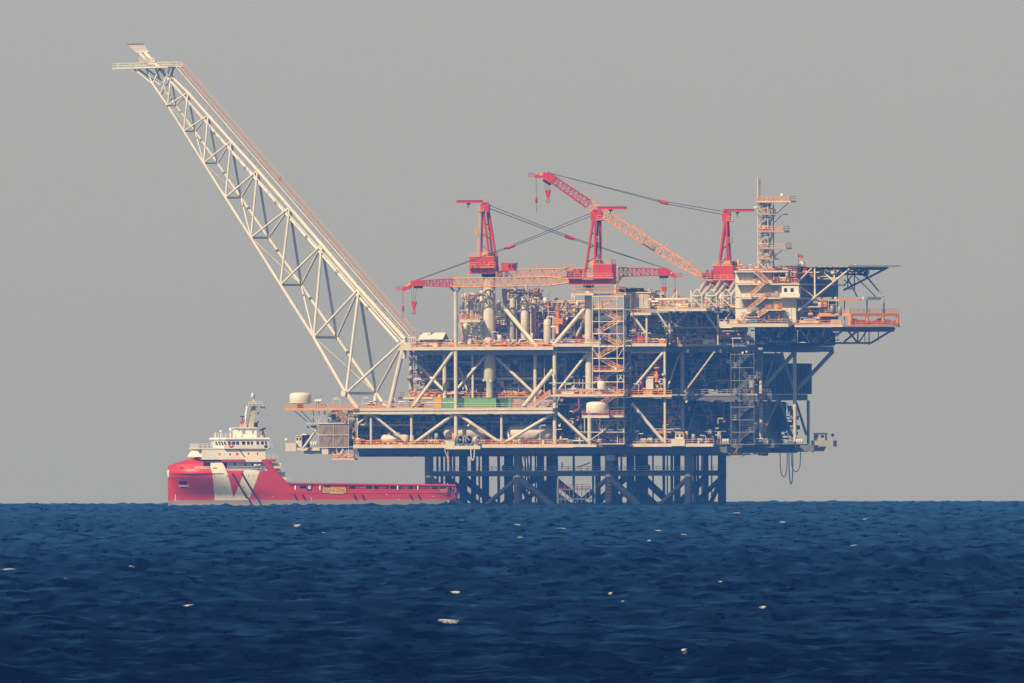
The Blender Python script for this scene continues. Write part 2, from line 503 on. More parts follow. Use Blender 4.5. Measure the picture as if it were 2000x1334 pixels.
for px, w, v in ((863, 5, 16), (871, 3.5, 18), (880, 5, 20), (887, 4, 16), (854, 4, 30), (952, 6, 34), (974, 5, 30), (1121, 4, 36), (1313, 5, 34), (1358, 6, 36), (924, 8, 26), (936, 3, 22), (945, 7, 28), (1001, 3, 12), (1026, 2.5, 12),
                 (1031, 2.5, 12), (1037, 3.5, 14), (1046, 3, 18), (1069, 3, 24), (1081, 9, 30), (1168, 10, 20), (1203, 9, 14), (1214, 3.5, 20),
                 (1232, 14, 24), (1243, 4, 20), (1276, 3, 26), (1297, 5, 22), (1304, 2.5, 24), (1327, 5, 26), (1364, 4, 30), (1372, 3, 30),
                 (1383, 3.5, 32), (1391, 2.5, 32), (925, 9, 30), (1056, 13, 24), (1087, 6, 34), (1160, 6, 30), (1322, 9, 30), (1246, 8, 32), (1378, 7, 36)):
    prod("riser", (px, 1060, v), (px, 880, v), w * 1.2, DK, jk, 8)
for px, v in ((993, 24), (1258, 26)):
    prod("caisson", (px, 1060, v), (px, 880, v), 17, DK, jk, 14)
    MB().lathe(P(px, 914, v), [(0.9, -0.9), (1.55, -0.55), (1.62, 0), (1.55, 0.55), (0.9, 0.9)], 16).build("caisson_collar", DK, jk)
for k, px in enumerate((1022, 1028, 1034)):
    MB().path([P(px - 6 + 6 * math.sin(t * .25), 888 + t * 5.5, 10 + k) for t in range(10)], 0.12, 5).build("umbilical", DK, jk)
# boat landing between the third and fourth legs
bl = thing("boat_landing", "grey caged boat landing hung low between the middle jacket legs", "boat landing", P(1120, 965, 3))
MB().box(1088, 1152, 956, 957.5, 1, 5).box(1088, 1152, 974, 976, 1, 5).build("landing_deck", M["midsteel"], bl)
for px in range(1088, 1153, 8):
    prod("fender_post", (px, 982, 1), (px, 950, 1), 1.6, M["midsteel"], bl, 6)
prail(bl, 1090, 1150, 956, 1.2, m=M['maroon'])
prod("support_column", (1090, 1010, 2), (1090, 934, 5), 4, M['midsteel'], bl); prod("support_column", (1162, 1010, 2), (1162, 930, 5), 4, M['midsteel'], bl)
for px0, px1 in ((1098, 1090), (1128, 1145)):
    prod("gangway_arm", (px0, 913, FR), (px1 + 8, 904, FR - 2), 2.2, DK, bl, 6)
# draft marks on the third leg

for py in range(940, 981, 7): MB().box(1186.5, 1193.5, py, py + 1.3, FR - 1.06, FR - 1.02).build('draught_mark', M['maroon'], jk)

# light boxes and a small platform at the third leg head
MB().box(1184, 1201, 889, 900, FR - 1.5, FR + 0.4).build("leg_collar", CR, jk)
MB().box(1208, 1221, 892, 893.5, FR, FR + 3).build("hanging_platform", ST, jk)
prail(jk, 1208, 1221, 892, FR, m=M['firered'])

# ------------------------------------------------------------------ topside: decks, girders, columns, braces
tp = thing("platform_topside", "huge cream steel topside with stacked open decks full of pipework on the jacket", "gas platform", P(1050, 880, 25))
def deck(px0, px1, py0, py1, v0, v1, m=CR, name="deck"): return MB().box(px0, px1, py0, py1, v0, v1).build(name, m, tp)
def lip(px0, px1, py0, py1, v, m=CR): return MB().box(px0, px1, py0, py1, v - 0.12, v).build("deck_edge", m, tp)
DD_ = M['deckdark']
# cellar deck
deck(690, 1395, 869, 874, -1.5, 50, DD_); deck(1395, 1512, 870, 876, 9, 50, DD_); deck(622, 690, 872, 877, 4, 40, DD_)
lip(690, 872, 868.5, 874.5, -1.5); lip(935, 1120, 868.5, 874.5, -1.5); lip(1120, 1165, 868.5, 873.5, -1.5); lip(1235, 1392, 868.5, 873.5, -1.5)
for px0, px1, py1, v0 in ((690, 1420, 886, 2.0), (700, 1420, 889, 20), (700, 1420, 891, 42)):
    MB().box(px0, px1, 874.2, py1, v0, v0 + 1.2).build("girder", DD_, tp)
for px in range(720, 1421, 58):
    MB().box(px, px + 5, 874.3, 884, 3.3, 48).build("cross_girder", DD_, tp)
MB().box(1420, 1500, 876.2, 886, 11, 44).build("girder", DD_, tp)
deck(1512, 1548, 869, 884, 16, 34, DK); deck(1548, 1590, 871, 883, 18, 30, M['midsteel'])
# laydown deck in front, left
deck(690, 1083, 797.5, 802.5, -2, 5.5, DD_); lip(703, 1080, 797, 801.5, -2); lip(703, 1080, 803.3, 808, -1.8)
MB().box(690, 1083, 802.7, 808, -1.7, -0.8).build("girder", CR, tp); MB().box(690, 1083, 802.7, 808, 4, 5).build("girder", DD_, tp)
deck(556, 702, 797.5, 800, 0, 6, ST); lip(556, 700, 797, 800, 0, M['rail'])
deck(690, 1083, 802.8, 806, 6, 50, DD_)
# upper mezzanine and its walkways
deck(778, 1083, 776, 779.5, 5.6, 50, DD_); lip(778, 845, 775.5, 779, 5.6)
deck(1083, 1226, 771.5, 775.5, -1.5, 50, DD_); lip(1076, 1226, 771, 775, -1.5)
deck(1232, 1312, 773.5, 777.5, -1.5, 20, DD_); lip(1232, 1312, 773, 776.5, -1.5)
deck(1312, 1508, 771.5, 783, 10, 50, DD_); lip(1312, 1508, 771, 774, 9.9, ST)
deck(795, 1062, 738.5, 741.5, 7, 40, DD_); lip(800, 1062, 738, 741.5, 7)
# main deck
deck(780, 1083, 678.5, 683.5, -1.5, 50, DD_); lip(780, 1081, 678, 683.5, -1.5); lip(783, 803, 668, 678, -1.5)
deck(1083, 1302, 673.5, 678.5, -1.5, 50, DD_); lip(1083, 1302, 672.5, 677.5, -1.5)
deck(1302, 1480, 674.5, 679, 8, 50, DD_); lip(1302, 1480, 674, 678, 8, ST)  # grey edge: the shade over this stretch is put into its colour
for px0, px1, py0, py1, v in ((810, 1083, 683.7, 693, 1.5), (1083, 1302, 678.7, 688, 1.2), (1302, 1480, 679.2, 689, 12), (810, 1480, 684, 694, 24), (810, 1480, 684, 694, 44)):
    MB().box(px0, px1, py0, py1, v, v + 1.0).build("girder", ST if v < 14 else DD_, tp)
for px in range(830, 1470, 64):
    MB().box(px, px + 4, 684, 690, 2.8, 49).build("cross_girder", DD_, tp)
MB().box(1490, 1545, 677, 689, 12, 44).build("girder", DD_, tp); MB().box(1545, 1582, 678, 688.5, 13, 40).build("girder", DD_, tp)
# upper deck right of the middle stair tower
deck(1284, 1380, 604, 609, -1, 26, CR); deck(1380, 1455, 603.5, 608.5, 4, 26, ST); deck(1232, 1272, 612, 616.5, -1, 14, CR)
deck(896, 939, 624, 629, -0.5, 10, CR)
# columns
def col(px, py0, py1, w, v, m=CR): return prod("column", (px, py0, v), (px, py1, v), w, m, tp, 14)
for a in ((803, 797, 684, 7.5, 9), (869, 797, 683.6, 8, 2.5), (880, 797, 684, 8, 22), (924, 797, 693, 5, 3), (1046, 797, 683.6, 7, 3.5), (1084, 868.6, 678.6, 8, 0.2),
          (1264, 675, 616.6, 4.6, 0), (1299, 868.4, 678.6, 5.2, 0), (1333.5, 870, 688.9, 8, 14), (1400, 870, 689, 7.5, 40), (1487, 870, 689, 7, 15), (1553, 870, 689, 7.5, 17),
          (1581, 868, 783.2, 6, 49), (725, 868.4, 808.2, 5, -0.6), (804, 868.4, 808.2, 5.2, -0.6), (805, 868.4, 850, 8.5, -0.5), (980, 868.4, 808.2, 5.2, -0.6), (980, 868.4, 855, 7, -0.5),
          (1309, 674.4, 609.2, 4.6, 6), (1403, 674.4, 608.7, 3.4, 5), (1458, 680, 608.7, 3.2, 5), (1152, 868.5, 810, 8.5, -0.2), (698, 868, 808, 3, 2),
          (1384, 674, 609, 4, 22), (1245, 672, 617, 4, 13), (1120, 771, 679, 6, 20), (1190, 868, 679, 7, 24), (1240, 868, 679, 7, 26), (960, 868, 808, 8, 22), (1075, 868, 808, 8, 22),
          (740, 868, 808, 7, 20), (850, 868, 808, 7, 20), (1150, 868, 776, 8, 22), (1440, 868, 689, 6, 44), (1520, 868, 783.5, 6, 40)):
    col(*a)
# the crane boom rest post rises through the decks
rp = prod("boom_rest_post", (891, 868.4, -0.9), (891, 568, -0.9), 7.6, CR, tp, 14)
MB().tube(P(891, 572, -.9), P(882, 561.5, -.9), .3, 8).tube(P(891, 572, -.9), P(900, 561.5, -.9), .3, 8).box(880, 902, 559.6, 561.6, -1.6, -0.2).build("rest_cradle", CR, tp)
MB().tube(P(1204, 575, 14), P(1204, 556, 14), .42, 10).tube(P(1204, 558, 14), P(1196, 544, 14), .28, 8).tube(P(1204, 558, 14), P(1213, 544, 14), .28, 8).box(1194, 1215, 542, 544.2, 13.3, 14.7).build("rest_cradle", CR, tp)
def br(a, b, w, m=CR): return prod("brace", a, b, w, m, tp, 12)
for a in (((975, 588, 5), (1050, 678, 0.5), 8.5), ((984, 575, 12), (1001, 672, 18), 6), ((1146, 600, 2.5), (1082, 675, 0.5), 8.5), ((1146, 618, 9), (1126, 660, 11), 7),
          ((1238, 618, 0), (1262, 652, 0), 5), ((1284, 609, 5.5), (1307, 645, 6), 4), ((1346, 609, 6), (1311, 644, 6), 4), ((1376, 609, 5), (1402, 646, 5), 4),
          ((1429, 609, 5), (1405, 643, 5), 3), ((1431, 609, 5), (1457, 643, 5), 4), ((1297, 625, 18), (1310, 664, 20), 4), ((1350, 612, 16), (1372, 650, 16), 3),
          ((806, 699, 8), (867, 762, 3), 6.2), ((805, 797, -0.8), (889, 682, -0.8), 6.8), ((947, 697, 3), (886, 768, 2), 5.6), ((971, 699, 4), (1041, 766, 3.5), 6),
          ((898, 632, 2), (923, 694, 3), 4.5), ((898, 716, 7), (917, 773, 7), 4.5), ((1021, 797, -0.5), (1081, 723, 0.2), 9), ((1146, 693, 2), (1087, 768, 1), 5.4),
          ((1296, 689, 0), (1234, 763, 0), 5.2), ((1396, 689, 3), (1338, 767, 8), 4.2), ((1327, 694, 14), (1304, 760, 5), 4.2), ((1372, 692, 26), (1340, 762, 24), 5),
          ((1370, 690, 40), (1398, 768, 40), 5), ((1452, 700, 34), (1405, 768, 38), 4.5), ((808, 866, -0.6), (887, 809, -0.6), 7), ((896, 809, -0.6), (976, 864, -0.6), 6.6),
          ((984, 866, -0.6), (1079, 809, -0.4), 6.6), ((1089, 807, -0.4), (1150, 864, -0.4), 6.4), ((1234, 789, 0.3), (1296, 863, 0.3), 6.4), ((727, 808, -0.6), (792, 861, -0.6), 5.2),
          ((722, 808, -0.4), (700, 826, 0), 4.5), ((1330, 784, 14), (1310, 846, 9), 3.6), ((1365, 783, 20), (1342, 848, 22), 5), ((1369, 783, 20), (1396, 858, 34), 5),
          ((1520, 784, 18), (1491, 846, 15), 5), ((1523, 784, 18), (1546, 850, 38), 6), ((1484, 785, 15), (1471, 824, 15), 4), ((1405, 790, 40), (1430, 830, 42), 3.5),
          ((1552, 690, 16), (1494, 757, 14), 8), ((1628, 688, 30), (1558, 762, 17), 8), ((1517, 690, 18), (1496, 748, 18), 5), ((1527, 690, 18), (1551, 762, 18), 5),
          ((1558, 790, 42), (1577, 850, 49), 5), ((1550, 855, 46), (1530, 826, 48), 3.5), ((803, 684, 20), (870, 770, 24), 5), ((1130, 688, 20), (1180, 766, 22), 5), ((618, 838, 2), (592, 874, 2), 5)):
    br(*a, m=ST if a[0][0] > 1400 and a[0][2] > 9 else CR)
for a in (((1310, 641, 6), (1402, 641, 5), 4.6), ((1310, 648, 12), (1402, 648, 12), 2.4), ((1406, 648, 4.6), (1457, 648, 4.6), 2.4), ((1405, 641.5, 4), (1452, 641.5, 4), 3.2),
          ((897, 707, 6), (922, 707, 6), 3), ((1084, 688, 0.5), (1150, 688, 0.5), 4), ((1232, 689, 0.8), (1299, 689, 0.8), 3), ((823, 786, -1.3), (888, 786, -1.3), 2.6)):
    prod("beam", *a, CR if a[0][0] < 1300 or a[0][2] < 5 else ST, tp, 8)
# enclosed modules and firewalls deep inside each storey
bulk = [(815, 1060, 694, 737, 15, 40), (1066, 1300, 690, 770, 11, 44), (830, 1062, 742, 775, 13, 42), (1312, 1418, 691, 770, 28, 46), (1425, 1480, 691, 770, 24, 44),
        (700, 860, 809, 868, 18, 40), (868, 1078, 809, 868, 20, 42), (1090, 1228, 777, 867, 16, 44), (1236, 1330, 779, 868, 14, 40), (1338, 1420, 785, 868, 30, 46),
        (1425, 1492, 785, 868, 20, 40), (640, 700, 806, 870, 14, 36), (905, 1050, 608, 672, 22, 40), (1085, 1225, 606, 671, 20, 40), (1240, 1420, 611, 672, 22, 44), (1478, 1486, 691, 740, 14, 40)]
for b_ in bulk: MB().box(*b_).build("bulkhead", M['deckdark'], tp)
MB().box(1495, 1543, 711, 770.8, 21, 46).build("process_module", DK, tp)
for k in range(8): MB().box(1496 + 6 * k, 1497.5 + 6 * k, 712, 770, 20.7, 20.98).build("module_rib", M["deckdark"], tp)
for k in range(6):
    u_ = U(1543, 21); MB().ubox(u_ + .02, u_ + .3, 22 + 4 * k, 22.4 + 4 * k, Z(770), Z(712)).build("module_rib", M["deckdark"], tp)
clutter_later = True
MB().box(1514, 1530, 786, 845, 30, 34).build("riser_caisson", DK, tp)
# pale and grey cabins set back inside
for b_, m_ in (((1340, 1366, 822, 868, 24, 29), ST), ((1340, 1356, 764, 771, 9.5, 12), ST), ((1384, 1402, 762, 771, 12, 16), ST)):
    MB().box(*b_).build("equipment_cabinet", m_, tp)
# handrails
for a in ((691, 868, 868.5, -1.3), (935, 1118, 868.5, -1.3), (1236, 1318, 868.5, -1.3), (1338, 1394, 868.5, -1.3), (700, 842, 797, -1.8), (895, 1080, 797, -1.8), (556, 700, 797, 0.2),
          (778, 846, 775.5, 5.8), (850, 1075, 775.5, 5.8), (1083, 1226, 771, -1.3), (1234, 1312, 773, -1.3), (797, 1060, 738, 7.2), (783, 1081, 678, -1.3), (1084, 1160, 672.5, -1.3),
          (1234, 1302, 672.5, -1.3), (1304, 1400, 674, 8.2), (1284, 1380, 603.5, -0.8), (1382, 1452, 603.5, 4.2), (1234, 1270, 611.5, -0.8), (897, 938, 623.5, -0.3), ):
    prail(tp, *a)
prail(tp, 1312, 1506, 771, 10.2, m=ST); prail(tp, 1400, 1510, 870, 9.2, m=ST)  # grey in place of orange, painting in the shade of the right part
MB().lathe(P(957, 776, 4.2), [(.85, 0), (.85, 3.6), (1.45, 4.6), (1.45, 11.4)], 24).build('pedestal_base', CR, tp); prod('column', (1151, 771, 3), (1151, 679, 3), 14, CR, tp, 18)
prail(tp, 1083, 1226, 603, 16); prail(tp, 1225, 1300, 604, 18)
# raised deck stair left of the stair tower
stairs(tp, P(1040, 797, -1.9), P(1074, 771, -1.9), 1.2, CR, RL)
stairs(tp, P(802, 797, 2.0), P(822, 776, 2.0), 1.0, CR, RL)

# pipework: many small runs no one could count, one mesh per paint per zone
def clutter(px0, px1, py0, py1, v0, v1, n, seed, mats=None, rmin=0.06, rmax=0.24, parent=None, orange=0.10, boxes=0.2, name="pipework"):
    R = random.Random(seed)
    keys = mats or ['cream', 'equip', 'steel', 'white']
    bs = {}
    def g(k): return bs.setdefault(k, MB())
    for _ in range(n):
        px, py, v = R.uniform(px0, px1), R.uniform(py0, py1), R.uniform(v0, v1)
        k = R.choice(keys)
        if R.random() < orange: k = R.choice(['rail', 'valve', 'firered', 'rail', 'cranerail'])
        b = g(k); r = rmin + (rmax - rmin) * R.random() ** 2.2
        t = R.random()
        if t < 0.30:                                   # level run
            q = min(px1, px + R.uniform(6, 60)); b.tube(P(px, py, v), P(q, py, v), r, 6)
            for f_ in np.arange(px, q, 14): b.lathe(P(f_, py, v), [(r * 1.5, -.06), (r * 1.5, .06)], 6, UX)
        elif t < 0.58:                                 # riser with an elbow
            q = max(py0, py - R.uniform(4, 30)); w = R.choice((-1, 1)) * R.uniform(3, 16)
            w = min(max(px + w, px0), px1)
            b.path([P(px, py, v), P(px, q, v), P(w, q, v)], r, 6)
        elif t < 0.58 + boxes:                         # skid box or cabinet with a cap
            w, h = R.uniform(2.5, 9), R.uniform(2.5, 8)
            b.box(px, min(px + w, px1), py, max(py - h, py0), v, v + R.uniform(.6, 1.6)).box(px - .6, min(px + w, px1) + .6, max(py - h, py0), max(py - h, py0) - 1, v - .1, v + 1.7)
        elif t < 0.90:                                 # valve: body, flanges, hand wheel
            cen = P(px, py, v); q = r * 1.8
            b.tube(cen - UX * .6, cen + UX * .6, q, 8).lathe(cen, [(q * 1.6, -.45), (q * 1.6, -.3)], 8, UX).lathe(cen, [(q * 1.6, .3), (q * 1.6, .45)], 8, UX)
            b.tube(cen, cen + ZX * .9, q * .4, 5).lathe(cen + ZX * .9, [(q * 1.4, 0), (q * 1.4, .08)], 10)
        else:                                          # small vertical drum
            h = R.uniform(.8, 2.2); q = R.uniform(.25, .6)
            b.lathe(P(px, py, v), [(q * .6, 0), (q, .15), (q, h - .15), (q * .5, h)], 10)
    for k, b in bs.items(): b.build(name, M[k], parent or tp, kind="stuff")
clutter(800, 1060, 690, 736, 8, 14, 150, 1, ['steel', 'equip', 'steel', 'cream'])
clutter(800, 1062, 744, 775, 7, 12, 130, 2, ['steel', 'equip', 'cream'], orange=.2)
clutter(1088, 1300, 690, 768, 4, 10.5, 190, 3, ['steel', 'equip', 'steel', 'darksteel'])
clutter(1310, 1480, 690, 768, 15, 24, 150, 4, ['steel', 'darksteel', 'steel', 'equip'])
clutter(700, 1080, 810, 866, 6, 17, 330, 5, ['steel', 'equip', 'steel', 'cream', 'darksteel'])
clutter(1090, 1225, 780, 866, 5, 15, 150, 6, ['steel', 'equip', 'darksteel'])
clutter(1236, 1330, 780, 866, 4, 13, 90, 7, ['steel', 'equip', 'darksteel'])
clutter(1338, 1500, 786, 866, 12, 28, 150, 8, ['steel', 'darksteel'])
clutter(1500, 1560, 790, 868, 34, 46, 70, 9, ['darksteel', 'steel'])
clutter(900, 1160, 590, 676, 10, 19, 330, 10, ['cream', 'equip', 'white', 'cream'], orange=.3)
clutter(985, 1060, 566, 600, 13, 20, 90, 11, ['equip', 'cream', 'cream'], orange=.2)
clutter(1060, 1150, 588, 625, 10, 18, 190, 12, ['cream', 'equip', 'white'], orange=.38)
clutter(1232, 1305, 618, 672, 3, 20, 120, 13, ['steel', 'equip', 'cream'], orange=.12)
clutter(1305, 1460, 612, 673, 7, 21, 300, 14, ['equip', 'equip', 'cream', 'steel'], orange=.22)
clutter(1225, 1300, 566, 603, 14, 24, 90, 15, ['cream', 'equip', 'white'], orange=.12)
clutter(1270, 1460, 585, 603, 2, 20, 150, 16, ['cream', 'equip', 'white'], orange=.25)
clutter(640, 700, 802, 866, 5, 14, 60, 17, ['steel', 'equip'])
clutter(700, 1080, 784, 797, 4, 5.2, 60, 18, ['cream', 'equip'], orange=.4)
clutter(800, 1075, 764, 776, 6.2, 8, 80, 19, ['cream', 'equip'], orange=.5)
clutter(695, 1390, 858, 868, 0.2, 4, 170, 20, ['cream', 'equip', 'steel'], orange=.3)
clutter(800, 1300, 664, 673, 0.3, 6, 150, 21, ['cream', 'equip', 'white'], orange=.4)
clutter(1086, 1300, 760, 771, 0, 4, 90, 22, ['cream', 'equip'], orange=.35)
clutter(720, 1415, 876, 890, 6, 40, 160, 23, ['darksteel', 'steel'], orange=0)
clutter(1400, 1500, 876, 890, 12, 40, 50, 24, ['darksteel', 'steel'], orange=0)
clutter(900, 943, 572, 622, 5, 9, 70, 25, ['cream', 'equip'], orange=.2)
# under-deck pipe racks hung in each storey
for px0, px1, py, v, w in ((700, 1080, 824, 5, 2.2), (700, 1075, 833, 8, 1.6), (880, 1080, 816, 5, 1.5), (700, 800, 829, 3, 4), (1000, 1120, 790, 5, 1.4), (1090, 1140, 790.5, 1, 1.8),
                           (810, 1060, 712, 10, 1.6), (1240, 1296, 700, 6, 1.5), (1236, 1330, 806, 6, 1.5), (1240, 1330, 795, 8, 2.4), (1340, 1400, 812, 20, 1.6), (815, 1060, 756, 9, 1.8)):
    prod("process_pipe", (px0, py, v), (px1, py, v), w, EQ, tp, 8)
for px, py0, py1, v, w in ((826, 700, 735, 9, 1.5), (835, 690, 735, 9, 1.6), (980, 700, 738, 6, 1.8), (1018, 698, 735, 6, 1.4), (1025, 698, 735, 6, 1.4), (1064, 700, 775, 3, 2), (950, 820, 868, 4, 1.6),
                           (962, 818, 850, 4, 1.6), (1105, 700, 765, 9.5, 6), (1128, 700, 765, 9.5, 8), (1255, 700, 760, 9, 4), (1268, 690, 765, 9, 5)):
    prod("process_pipe", (px, py0, v), (px, py1, v), w, EQ, tp, 8)
# ------------------------------------------------------------------ flare boom: triangular truss, one top chord, two bottom chords
PHI = math.radians(38)
LAT = Vector((math.sin(PHI), math.cos(PHI), 0))
LB1 = [(326, 200), (358, 251), (397, 314), (440, 382), (490, 461), (548, 554), (613, 657), (676, 767)]
LB2 = [(342, 200), (380, 251), (424, 314), (470, 382), (524, 461), (588, 554), (658, 657), (734, 767)]
UB = [(333, 142), (366, 175), (406, 220), (451, 271), (503, 329), (566, 402), (629, 476), (702, 562), (792, 662)]
FY0 = 17.5
def fpt(px, py, off=0.0):                              # off: metres along the lateral axis from the boom's centre plane
    xm = X(px) - off * LAT.x
    ym = FY0 + (X(705) - xm) * math.tan(PHI)
    return Vector((X(px), ym + off * LAT.y, Z(py)))
fb = thing("flare_boom", "very long cream lattice flare boom slanting up and out from the platform's left end", "flare boom", fpt(705, 795))
n1, n2, nu = [], [], []
for (a, ya), (b_, yb) in zip(LB1, LB2):
    w = (b_ - a) * S / LAT.x
    n1.append(fpt(a, ya, -w / 2)); n2.append(fpt(b_, yb, w / 2))
for px, py in UB: nu.append(fpt(px, py))
wd = lambda i: 0.62 + 0.055 * i                        # member scale grows towards the root
for i in range(7):
    rod("bottom_chord", n1[i], n1[i + 1], 0.26 + 0.03 * i, M['boom'], fb); rod("bottom_chord", n2[i], n2[i + 1], 0.26 + 0.03 * i, M['boom'], fb)
for i in range(8):
    rod("top_chord", nu[i], nu[i + 1], 0.34 + 0.032 * i, M['boom'], fb, 14)
    rod("brace", n1[i], nu[i], 0.20 + .022 * i, M['boom'], fb); rod("brace", n1[i], nu[i + 1], 0.18 + .02 * i, M['boom'], fb)
    rod("brace", n2[i], nu[i], 0.20 + .022 * i, M['boom'], fb); rod("brace", n2[i], nu[i + 1], 0.18 + .02 * i, M['boom'], fb)
    rod("cross_strut", n1[i], n2[i], 0.15 + .026 * i, M['boom'], fb)
for i in range(7):
    a, q = (n1[i], n2[i + 1]) if i % 2 == 0 else (n2[i], n1[i + 1])
    rod("plan_brace", a, q, 0.14 + .022 * i, M['boom'], fb)
# feet on the laydown deck and the main deck
rod("foot", n1[7], P(699, 797, 3), .62, M['boom'], fb); rod("foot", n2[7], P(757, 797, 7), .5, M['boom'], fb); rod("foot", n2[7], P(731, 797, 5.4), .5, M['boom'], fb)
rod("foot", nu[8], P(760, 797, 3.5), .55, M['boom'], fb); rod("foot", P(790, 700, 3), nu[8], .5, M['boom'], fb)
MB().lathe(n1[7] - LAT * 1.1, [(.75, 0), (.75, .8)], 14, LAT).build("node_can", M['boom'], fb)
# flare pipe slung inside the truss with clamps at each bay, and a thin line beside it
pa, pb = fpt(300, 116), fpt(779, 668)
rod("flare_pipe", pa, pb, .36, WH, fb, 14)
qa, qb = fpt(334, 146, -0.6), fpt(788, 667, -0.6)
rod("pilot_line", qa + ZX * -1.1, qb + ZX * -.2, .13, WH, fb, 8)
for i in range(1, 24):
    t = i / 24
    p_ = pa.lerp(pb, t)
    MB().box(0, 1, 0, 1, 0, 1) if False else None
    if i % 3 == 0:
        d_ = (pb - pa).normalized()
        MB().lathe(p_, [(.55, -.3), (.55, .3)], 10, d_).tube(p_ + ZX * .5, p_ + ZX * 1.6 + Vector((.9, 0, 0)), .12, 5).build("pipe_clamp", ST, fb)
    else:
        c2 = (qa - ZX * 1.1).lerp(qb - ZX * .2, t)
        MB().tube(c2 - ZX * .5 - Vector((.3, 0, 0)), c2 + ZX * 1.3 + Vector((.7, 0, 0)), .09, 4).build("line_clip", ST, fb)
# stepped walkway with handrails above the top chord
wk0, wk1 = fpt(346, 124), fpt(804, 656)
sh_ = [wk0 + LAT * o_ for o_ in (-0.6, .6)], [wk1 + LAT * o_ for o_ in (-.6, .6)]
for k in (0, 1): rod("walkway_stringer", sh_[0][k], sh_[1][k], .16, M['boom'], fb, 6)
tr = MB(); dn = (wk1 - wk0)
for i in range(260):
    a, q = sh_[0][0].lerp(sh_[1][0], (i + .5) / 260), sh_[0][1].lerp(sh_[1][1], (i + .5) / 260)
    tr.tube(a, q, .07, 4, caps=False)
tr.build("walkway_treads", M['boom'], fb, kind="stuff")
rc = mat("boom_rail_pink", (0.76, 0.44, 0.24), 0.5, 0.1)
nrm = Vector((0.55, -0.25, 0.8)).normalized()
for k in (0, 1):
    b_ = MB()
    a, q = sh_[0][k], sh_[1][k]
    for i in range(61):
        p_ = a.lerp(q, i / 60); b_.tube(p_, p_ + nrm * 1.5, .045, 4, caps=False)
    for hh in (.8, 1.5): b_.tube(a + nrm * hh, q + nrm * hh, .06, 4, caps=False)
    b_.build("walkway_handrail", rc, fb)
hg = MB()
for i in range(0, 34):
    p_ = nu[0].lerp(nu[4], (i + .5) / 17) if i < 17 else nu[4].lerp(nu[8], (i - 16.5) / 17)
    t = (p_.x - wk0.x) / (wk1.x - wk0.x)
    if 0 < t < 1: hg.tube(p_, wk0.lerp(wk1, t), .08, 4)
hg.build("walkway_hangers", ST, fb, kind="stuff")
# cable tray shading the top chord in two runs
for i0, i1 in ((3, 4), (6, 8)):
    for k in range(3):
        t0, t1 = k / 3 + .03, k / 3 + .28
        a, q = nu[i0].lerp(nu[i1], t0) + Vector((.75, -.3, .35)), nu[i0].lerp(nu[i1], t1) + Vector((.75, -.3, .35))
        rod("cable_tray", a, q, .22, ST, fb, 6)
# tip platform, its rails, tip risers and fan of burner tips
e0, e1 = fpt(222, 126), fpt(342, 124)
ax_ = (e1 - e0).normalized()
tpf = MB(); tpf.hexa([e0 - LAT * 1 - ZX * .25, e1 - LAT * 3 - ZX * .25, e1 + LAT * 3 - ZX * .25, e0 + LAT * 1 - ZX * .25, e0 - LAT * 1, e1 - LAT * 3, e1 + LAT * 3, e0 + LAT * 1])
tpf.build("tip_platform", M['boom'], fb)
rail(fb, [e0 - LAT * .9, e1 - LAT * 2.9], m=CR, h=1.2, step=2); rail(fb, [e0 + LAT * .9, e1 + LAT * 2.9], m=CR, h=1.2, step=2)
for a, q, r in (((261, 129, -.8), (297, 158, -1.6), .2), ((297, 158, -1.6), (326, 200, -2.05), .3), ((268, 128, .8), (315, 162, 1.3), .2), ((315, 162, 1.3), (342, 200, 2.05), .3), ((283, 126, 0), (300, 164, -1.5), .16),
                ((283, 126, 0), (326, 160, 1.5), .2), ((310, 126, 0), (297, 158, -1.6), .2), ((318, 128, 0), (322, 178, 0), .2), ((333, 142, 0), (338, 126, 0), .3), ((302, 126, 1), (312, 150, 1.2), .2), ((330, 128, -1), (312, 178, -1.8), .18), ((333, 142, 0), (313, 178, 1.6), .2)):
    rod("tip_brace", fpt(*a), fpt(*q), r, M['boom'], fb, 8)
rod("tip_riser", fpt(312, 128), fpt(282, 96), .42, WH, fb, 12); rod("tip_riser", fpt(292, 118), fpt(271, 97, -.8), .42, WH, fb, 12); rod("tip_riser", fpt(300, 118), fpt(286, 114, 0), .45, WH, fb)
rod("tip_manifold", fpt(266, 96, -1), fpt(289, 94, 1), .3, M['boom'], fb, 10)
for i in range(12):
    t = i / 11
    a = fpt(267 + 21 * t, 97 - 2 * t, -1 + 2 * t); q = fpt(249 + 30 * t, 80.5, -1.4 + 2.8 * t)
    rod("flare_tip", a, q, .075, M['boom'], fb, 8)
    MB().tube(q, q + (q - a).normalized() * .5, .11, 8).build("tip_nozzle", mat("burnt_metal", (.16, .10, .08), .7) if i == 0 else bpy.data.materials["burnt_metal"], fb)
for px in (272, 280, 290, 298): rod("tip_post", fpt(px, 126), fpt(px + 1, 113), .1, M['boom'], fb, 6)
rail(fb, [fpt(270, 113, -.8), fpt(300, 113, -.8)], m=CR, h=1, step=1)
MB().lathe(fpt(547, 348, 0), [(.1, 0), (.35, .2), (.35, .7), (.1, .9)], 10).tube(fpt(543, 353, 0), fpt(547, 348, 0), .06, 5).build("warning_lamp", M['firered'], fb)

